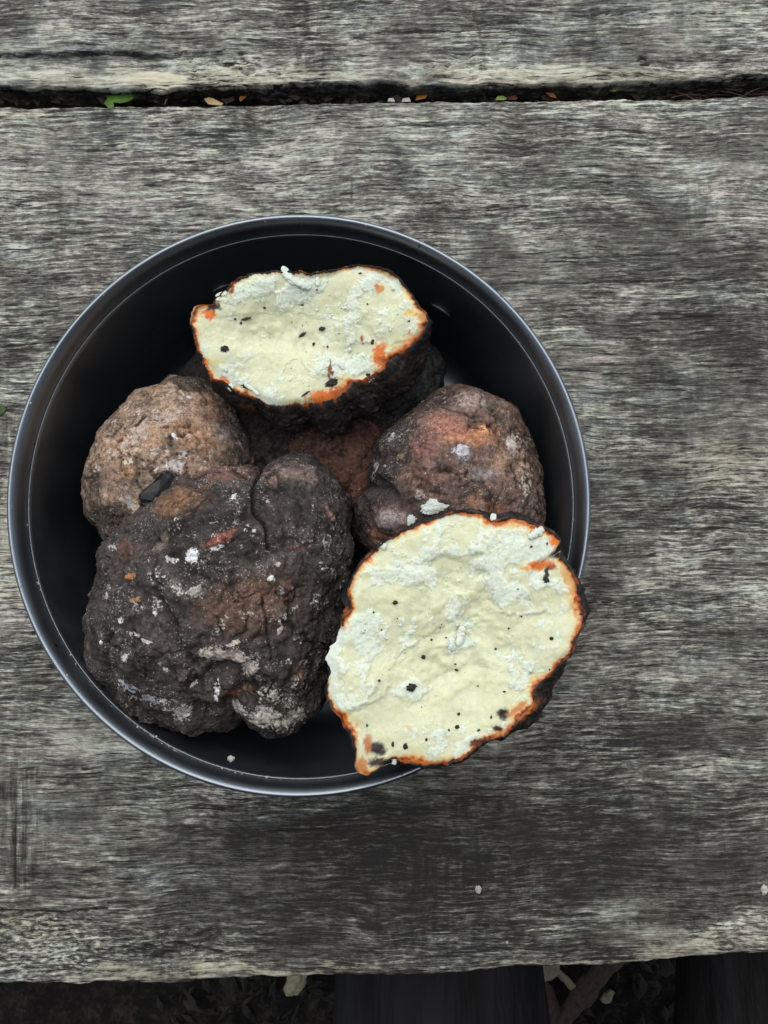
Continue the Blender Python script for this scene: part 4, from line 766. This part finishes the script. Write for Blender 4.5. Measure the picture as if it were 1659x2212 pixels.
# ------------------------------------------------------------------ table: bearer under the gap and litter caught in it
for lx in (-.5, .5):
    for ly in (-.08, .34):
        lv = np.array([(sx * .035, sy * .022, z) for z in (-.43, -.034 - .0005) for sx, sy in ((-1, -1), (1, -1), (1, 1), (-1, 1))]) + (lx, ly, 0)
        mk('table_leg', lv - table_off, [(0, 1, 5, 4), (1, 2, 6, 5), (2, 3, 7, 6), (3, 0, 4, 7), (4, 5, 6, 7), (3, 2, 1, 0)], plain('leg_wood', (.10, .09, .08), .9, .4, 120), table, smooth=False)
M_DIRT = plain('dark_damp_dirt', (.018, .015, .012), .95, .5, 400)
gy = float(P(829, 200, 0)[1])
xs = np.linspace(-.62, .62, 260); ys = np.linspace(gy - .03, gy + .03, 14)
X, Y = np.meshgrid(xs, ys, indexing='ij'); Zt = -.0155 + .0016 * fbm(np.stack([X.ravel() * 120, Y.ravel() * 120, X.ravel() * 0], -1), 4, 6).reshape(X.shape)
Zt[:, 0] = Zt[:, -1] = -.034
mk('bearer', np.stack([X, Y, Zt], -1).reshape(-1, 3) - table_off, gridfaces(260, 14), M_DIRT, table)
def blade(name, outline_px, z0, mat, curl=.003, thick=.0003, label=None, cat='leaf', tilt=0.):
    e = np.asarray(outline_px, float); w3 = P(e[:, 0], e[:, 1], z0); c = w3.mean(0); n = len(e)
    d = w3 - c; Lx = np.abs(d[:, 0]).max() + 1e-6
    w3[:, 2] = z0 + curl * (1 - (d[:, 0] / Lx) ** 2) + tilt * d[:, 1]
    lo = w3.copy(); lo[:, 2] -= thick; V = np.vstack([w3, lo])
    Fc = [tuple(range(n)), tuple(range(2 * n - 1, n - 1, -1))] + [(i, i + n, (i + 1) % n + n, (i + 1) % n) for i in range(n)]
    org = np.array([c[0], c[1], z0]); o = mk(name, V - org, Fc, mat, smooth=False); o.location = org
    if label: tag(o, label, cat)
    return o
M_LEAF = plain('green_leaf', (.065, .14, .016), .5, .3, 700); M_LEAF2 = plain('pale_green_bit', (.24, .32, .07), .55, .3, 700)
M_HUSK = plain('orange_brown_husk', (.42, .17, .045), .5, .35, 900); M_HUSK2 = plain('tan_husk', (.42, .30, .15), .6, .35, 900); M_RED = plain('dull_red_husk', (.20, .07, .035), .6, .3, 900); M_PALE = plain('pale_chip', (.42, .42, .38), .8, .2, 900)
CL = lambda *p: [(.5 * a, .5 * b) for a, b in p]
blade('leaf', CL((455, 455), (470, 430), (438, 405), (460, 398), (470, 408), (490, 395), (508, 405), (522, 396), (530, 402), (545, 397), (548, 408), (560, 400), (565, 412), (588, 408), (580, 430), (560, 450), (530, 462), (500, 458), (505, 485), (480, 485)), -.008, M_LEAF, .002, label='small bright green toothed leaf caught in the gap between boards', tilt=-.3)
blade('dry_stem', CL((712, 460), (722, 435), (735, 415), (730, 398), (742, 388), (754, 396), (750, 412), (738, 425), (728, 445), (722, 462)), -.010, M_HUSK2, .002, label='curled tan dry stem standing in the gap near the green leaf', cat='stem', tilt=-.4)
blade('bud_husk', CL((930, 385), (945, 376), (985, 385), (1030, 392), (1065, 412), (1062, 425), (1040, 445), (1035, 432), (1045, 415), (1000, 408), (955, 405), (932, 398)), -.009, M_HUSK, .0015, label='hooked orange brown husk in the gap, longest of the husks', cat='husk')
blade('bud_husk', CL((880, 425), (905, 425), (925, 432), (965, 448), (960, 462), (905, 462), (890, 440)), -.007, M_HUSK2, .0015, label='pale tan husk lying just below the hooked orange husk', cat='husk', tilt=-.4)
CR = lambda *p: [(829.5 + .5 * a, 67.8 + .5 * b) for a, b in p]
blade('bud_husk', CR((135, 305), (140, 280), (160, 258), (185, 245), (198, 255), (190, 280), (178, 305)), -.008, M_HUSK, .002, label='rust orange bud husk beside two white chips in the gap', cat='husk', tilt=-.4)
blade('bud_husk', CR((692, 258), (702, 250), (722, 262), (745, 292), (715, 295), (700, 278)), -.008, M_HUSK, .0015, label='amber bud husk in the gap left of the green scrap', cat='husk', tilt=-.4)
blade('bud_husk', CR((240, 275), (262, 262), (285, 272), (280, 292), (255, 295)), -.011, M_RED, .001, label='dull red round husk in the gap right of the rust husk', cat='husk')
blade('bud_husk', CR((530, 285), (560, 275), (580, 288), (570, 298), (535, 298)), -.009, M_RED, .001, label='dull red husk in the gap touching a pale chip', cat='husk')
blade('pale_chip', CR((480, 298), (490, 282), (515, 282), (530, 292), (520, 302)), -.006, M_LEAF2, .001, label='pale greenish chip in the gap touching a dull red husk', cat='chip', tilt=-.3)
blade('pale_chip', CR((15, 304), (20, 292), (40, 290), (48, 304)), -.005, M_PALE, .001, label='white chip in the gap, left one of the pair', cat='chip', tilt=-.3)
blade('pale_chip', CR((75, 306), (82, 292), (108, 288), (116, 304)), -.005, M_PALE, .001, label='white chip in the gap, right one of the pair beside the rust husk', cat='chip', tilt=-.3)
blade('green_scrap', CR((972, 262), (975, 235), (995, 222), (1018, 226), (1028, 240), (1012, 258), (990, 272)), -.007, M_LEAF2, .0015, label='yellow green leaf scrap in the gap right of the amber husk', cat='leaf', tilt=-.3)
rn = random.Random(11)
M_STRAW = plain('dry_pine_needles', (.13, .075, .045), .6, .3, 800)
def tube(pts, r, m=6):
    pts = np.asarray(pts, float); tan = np.gradient(pts, axis=0); tan /= np.linalg.norm(tan, axis=1)[:, None] + 1e-9
    ref = np.array([0, 0, 1.]) if abs(tan[0, 2]) < .9 else np.array([1., 0, 0])
    sd = np.cross(tan, ref); sd /= np.linalg.norm(sd, axis=1)[:, None] + 1e-9; u2 = np.cross(sd, tan)
    a = np.linspace(0, 2 * math.pi, m, endpoint=False); r = np.broadcast_to(r, (len(pts),))
    v = (pts[:, None] + (sd[:, None] * np.cos(a)[None, :, None] + u2[:, None] * np.sin(a)[None, :, None]) * r[:, None, None]).reshape(-1, 3)
    n = len(pts)
    f = [(i * m + j, (i + 1) * m + j, (i + 1) * m + (j + 1) % m, i * m + (j + 1) % m) for i in range(n - 1) for j in range(m)]
    return v, f + [tuple(range(m)), tuple(range((n - 1) * m, n * m))[::-1]]
V, Fc, n0 = [], [], 0
for k in range(46):
    px = rn.uniform(1440, 1690) if k < 34 else rn.uniform(0, 1440); py = rn.uniform(178, 212)
    c = P(px, py, -.0125 + rn.uniform(0, .004)); an = rn.uniform(-.9, .9); L = rn.uniform(.004, .012)
    t = np.linspace(-1, 1, 5)[:, None]
    pts = c + t * L * np.array([math.cos(an), .45 * math.sin(an), rn.uniform(-.15, .15)]) + (1 - t ** 2) * np.array([0, .0006, .001])
    v, f = tube(pts, .00022, 5); V.append(v); Fc += [tuple(i + n0 for i in q) for q in f]; n0 += len(v)
o = mk('dry_needles', np.vstack(V), Fc, M_STRAW); o['kind'] = 'stuff'; o['label'] = 'fine brown dry needles in the gap'
V, Fc, n0 = [], [], 0
for k in range(260):
    px, py = rn.uniform(-200, 1860), rn.uniform(184, 222); c = P(px, py, -.0135 + rn.uniform(0, .004)); L = rn.uniform(.0008, .0032); wd = L * rn.uniform(.3, .8); an = rn.uniform(0, 6.28)
    u = np.array([math.cos(an), math.sin(an), rn.uniform(-.4, .4)]); w_ = np.array([-math.sin(an), math.cos(an), rn.uniform(-.4, .4)])
    V += [c + u * L, c + w_ * wd + u * L * .2, c - w_ * wd + u * L * .1, c - u * L, c + (0, 0, .0006), c - (0, 0, .0003)]; Fc += [tuple(n0 + i for i in q_) for q_ in ((0, 1, 4), (1, 3, 4), (3, 2, 4), (2, 0, 4), (1, 0, 5), (3, 1, 5), (2, 3, 5), (0, 2, 5))]; n0 += 6
o = mk('gap_litter', np.array(V), Fc, plain('gap_litter', (.07, .046, .03), .8, .8, 90), smooth=False); o['kind'] = 'stuff'; o['label'] = 'brown litter crumbs in the gap between boards'
# white droppings of ash and crumbs on the boards
for k, (px, py, a, b, lab) in enumerate([(1033, 1922, .0013, .0016, 'white crumb on the board below the biggest potato half'), (1651, 1922, .0014, .0022, 'pinkish white crumb on the board at the right picture edge'), (1095, 2036, .0006, .0006, 'tiny white crumb close to the front edge of the board'), (1268, 1540, .0005, .0005, 'tiny pale crumb on the board right of the biggest potato half')]):
    o = rock('crumb', P(px, py, .0003), (a * .8, b * .8, .0004), k + 5, M_PALE, .8, 3); tag(o, lab, 'crumb', 'crumbs on the boards')
o = blade('leaf_scrap', [(-6, 876), (4, 873), (11, 877), (13, 884), (9, 891), (2, 897), (-6, 900)], .0004, plain('dark_green_scrap', (.035, .07, .02), .6, .3, 700), .0006, label='dark green leaf scrap on the board at the left picture edge', cat='leaf')

# ------------------------------------------------------------------ ground below and the person sitting at the table
GZ0 = -.42
xs = np.concatenate([-np.geomspace(60, .5, 16), np.linspace(-.45, .45, 120), np.geomspace(.5, 60, 16)]); ys = np.concatenate([-np.geomspace(60, .62, 16), np.linspace(-.58, .1, 90), np.geomspace(.15, 60, 20)])
X, Y = np.meshgrid(xs, ys, indexing='ij'); pp = np.stack([X.ravel(), Y.ravel(), X.ravel() * 0], -1)
Zg = GZ0 + np.where((np.abs(pp[:, 0]) < .5) & (np.abs(pp[:, 1]) < .6), .012 * fbm(pp * 22, 5, 4), 0)
def soil():
    m, nt, b = newmat('forest_soil', .95, 0, .2); g = NG(nt); co = g.n('ShaderNodeTexCoord').outputs['Object']
    n = g.noise(co, 60, 6, .65); n2 = g.noise(co, 260, 4, .7)
    c = g.ramp(g.math('ADD', g.math('MULTIPLY', n, .6), g.math('MULTIPLY', n2, .4)), [(.3, (.005, .004, .004)), (.5, (.012, .010, .009)), (.62, (.04, .034, .028)), (.75, (.09, .08, .065))])
    g.l(c, b.inputs['Base Color']); g.l(g.bump(n2, .8, .006), b.inputs['Normal']); return m
gr = mk('ground', np.stack([pp[:, 0], pp[:, 1], Zg], -1), gridfaces(len(xs), len(ys)), soil()); gr['kind'] = 'structure'
M_BARK = plain('dead_stick_bark', (.075, .050, .040), .8, .4, 300); M_CHIP = plain('pale_wood_chip', (.30, .27, .18), .8, .3, 300)
for pts, r, m, lab in ([((1190, 2230), (1240, 2170), (1290, 2110), (1330, 2060)), .0085, M_BARK, 'thick reddish brown stick on the ground below the table edge'],
                       [((1190, 2085), (1215, 2110), (1245, 2140)), .0026, M_CHIP, 'thin pale twig on the ground left of the thick stick'],
                       [((1150, 2090), (1180, 2150), (1200, 2212)), .0075, M_BARK, 'dull grey root on the ground left of the thin pale twig'],
                       [((1300, 2150), (1310, 2160), (1322, 2140)), .0030, M_CHIP, 'short pale twig end on the ground right of the thick stick']):
    w3 = np.concatenate([P(a, b, GZ0 + .018)[None] for a, b in pts]); t = np.linspace(0, 1, 24)
    c = np.stack([np.interp(t, np.linspace(0, 1, len(w3)), w3[:, k]) for k in range(3)], -1); org = c.mean(0)
    rr = r * (1 + .2 * fbm(c * 90, 2, 3))
    v, f = tube(c, rr, 10); v = v + .0012 * np.stack([fbm(v * 160, 2, 1), fbm(v * 160, 2, 2), fbm(v * 160, 2, 3)], -1)
    o = mk('stick', v - org, f, m); o.location = org; tag(o, lab, 'stick')
for k, (px, py, a, b, lab) in enumerate([(1115, 2085, .012, .010, 'pale wood chip under the table edge, left one of two'), (1172, 2088, .013, .011, 'pale wood chip under the table edge, right one of two'), (640, 2120, .012, .007, 'pale wood chip on the ground left of the nearer black knee')]):
    o = rock('wood_chip', P(px, py, GZ0 + .03), (a, b, .006), k, M_CHIP, .4, 3, 30 * k); tag(o, lab, 'wood chip')
V, Fc, n0 = [], [], 0; rn = random.Random(5)
for k in range(420):
    px, py = rn.uniform(330, 1659), rn.uniform(2060, 2260); c = P(px, py, GZ0 + rn.uniform(.004, .016)); L = rn.uniform(.002, .009); wd = L * rn.uniform(.2, .6); an = rn.uniform(0, 6.28)
    u = np.array([math.cos(an), math.sin(an), rn.uniform(-.3, .3)]); w_ = np.array([-math.sin(an), math.cos(an), rn.uniform(-.3, .3)])
    q = [c + u * L, c + w_ * wd + u * L * .2, c - w_ * wd + u * L * .1, c - u * L, c + (0, 0, .002), c - (0, 0, .001)]
    V += q; Fc += [tuple(n0 + i for i in t) for t in ((0, 1, 4), (1, 3, 4), (3, 2, 4), (2, 0, 4), (1, 0, 5), (3, 1, 5), (2, 3, 5), (0, 2, 5))]; n0 += 6
o = mk('leaf_litter', np.array(V), Fc, plain('leaf_litter', (.020, .018, .014), .85, .6, 60), smooth=False); o['kind'] = 'stuff'

def person():
    J = {'pelvis': ((.125, -.62, -.13), .13), 'belly': ((.12, -.49, .0), .13), 'chest': ((.09, -.335, .17), .165), 'uchest': ((.06, -.235, .33), .14), 'neck': ((.04, -.20, .43), .065), 'skull': ((.03, -.165, .50), .092), 'crown': ((.022, -.115, .565), .085)}  # unseen torso and head, set close to block sky and shade the near board
    E = [('pelvis', 'belly'), ('belly', 'chest'), ('chest', 'uchest'), ('uchest', 'neck'), ('neck', 'skull'), ('skull', 'crown')]
    for s_, kx, nm in ((-1, .030, 'l'), (1, .222, 'r')):
        hx = .125 + s_ * .085
        J.update({nm + 'hip': ((hx, -.62, -.16), .085), nm + 'mid': (((hx + kx) / 2, -.40, -.17), .074), nm + 'knee': ((kx, -.20, -.185), .060), nm + 'calf': ((kx, -.17, -.27), .052), nm + 'ankle': ((kx, -.19, -.37), .036), nm + 'toe': ((kx, -.08, -.395), .034)})
        E += [('pelvis', nm + 'hip'), (nm + 'hip', nm + 'mid'), (nm + 'mid', nm + 'knee'), (nm + 'knee', nm + 'calf'), (nm + 'calf', nm + 'ankle'), (nm + 'ankle', nm + 'toe')]
        sx = .07 + s_ * .21
        J.update({nm + 'shoulder': ((sx, -.235, .33), .075), nm + 'elbow': ((sx + s_ * .07, -.38, .07), .045), nm + 'wrist': ((hx + s_ * .06, -.42, -.085), .028), nm + 'palm': ((hx + s_ * .03, -.385, -.09), .024)})
        E += [('uchest', nm + 'shoulder'), (nm + 'shoulder', nm + 'elbow'), (nm + 'elbow', nm + 'wrist'), (nm + 'wrist', nm + 'palm')]
        for k, (dx, L) in enumerate(((-.024, .055), (-.008, .062), (.008, .058), (.022, .046), (-.036, .028))):
            a = (hx + s_ * .02 + dx * .8, -.36 - (.015 if k == 4 else 0), -.088); b = (a[0] + dx * .3 - s_ * .004, a[1] + L * .55, -.094); c = (b[0], b[1] + L * .4, -.106)
            J.update({f'{nm}f{k}a': (a, .0095), f'{nm}f{k}b': (b, .0088), f'{nm}f{k}c': (c, .0075)})
            E += [(nm + 'palm', f'{nm}f{k}a'), (f'{nm}f{k}a', f'{nm}f{k}b'), (f'{nm}f{k}b', f'{nm}f{k}c')]
    names = list(J); idx = {n: i for i, n in enumerate(names)}; org = Vector((.125, -.4, GZ0))
    me = bpy.data.meshes.new('person'); me.from_pydata([Vector(J[n][0]) - org for n in names], [(idx[a], idx[b]) for a, b in E], [])
    o = bpy.data.objects.new('person', me); link(o); o.location = org
    sk = o.modifiers.new('skin', 'SKIN')
    if not me.skin_vertices: me.skin_vertices.new()
    for n in names:
        sv_ = me.skin_vertices[0].data[idx[n]]; sv_.radius = (J[n][1], J[n][1]); sv_.use_root = n == 'pelvis'
    sk.use_smooth_shade = True
    sb = o.modifiers.new('sub', 'SUBSURF'); sb.levels = sb.render_levels = 2
    m, nt, b = newmat('black_cloth', .85, 0, .2); g = NG(nt); co = g.n('ShaderNodeTexCoord').outputs['Object']
    n_ = g.noise(g.mapping(co, (60, 9, 20)), 1, 4); g.l(g.ramp(n_, [(.3, (.010, .010, .011)), (.7, (.022, .022, .024))]), b.inputs['Base Color']); g.l(g.bump(n_, .9, .012), b.inputs['Normal'])
    me.materials.append(m)
    tag(o, 'person in black trousers sitting at the table, knees under its front edge', 'person')
person()
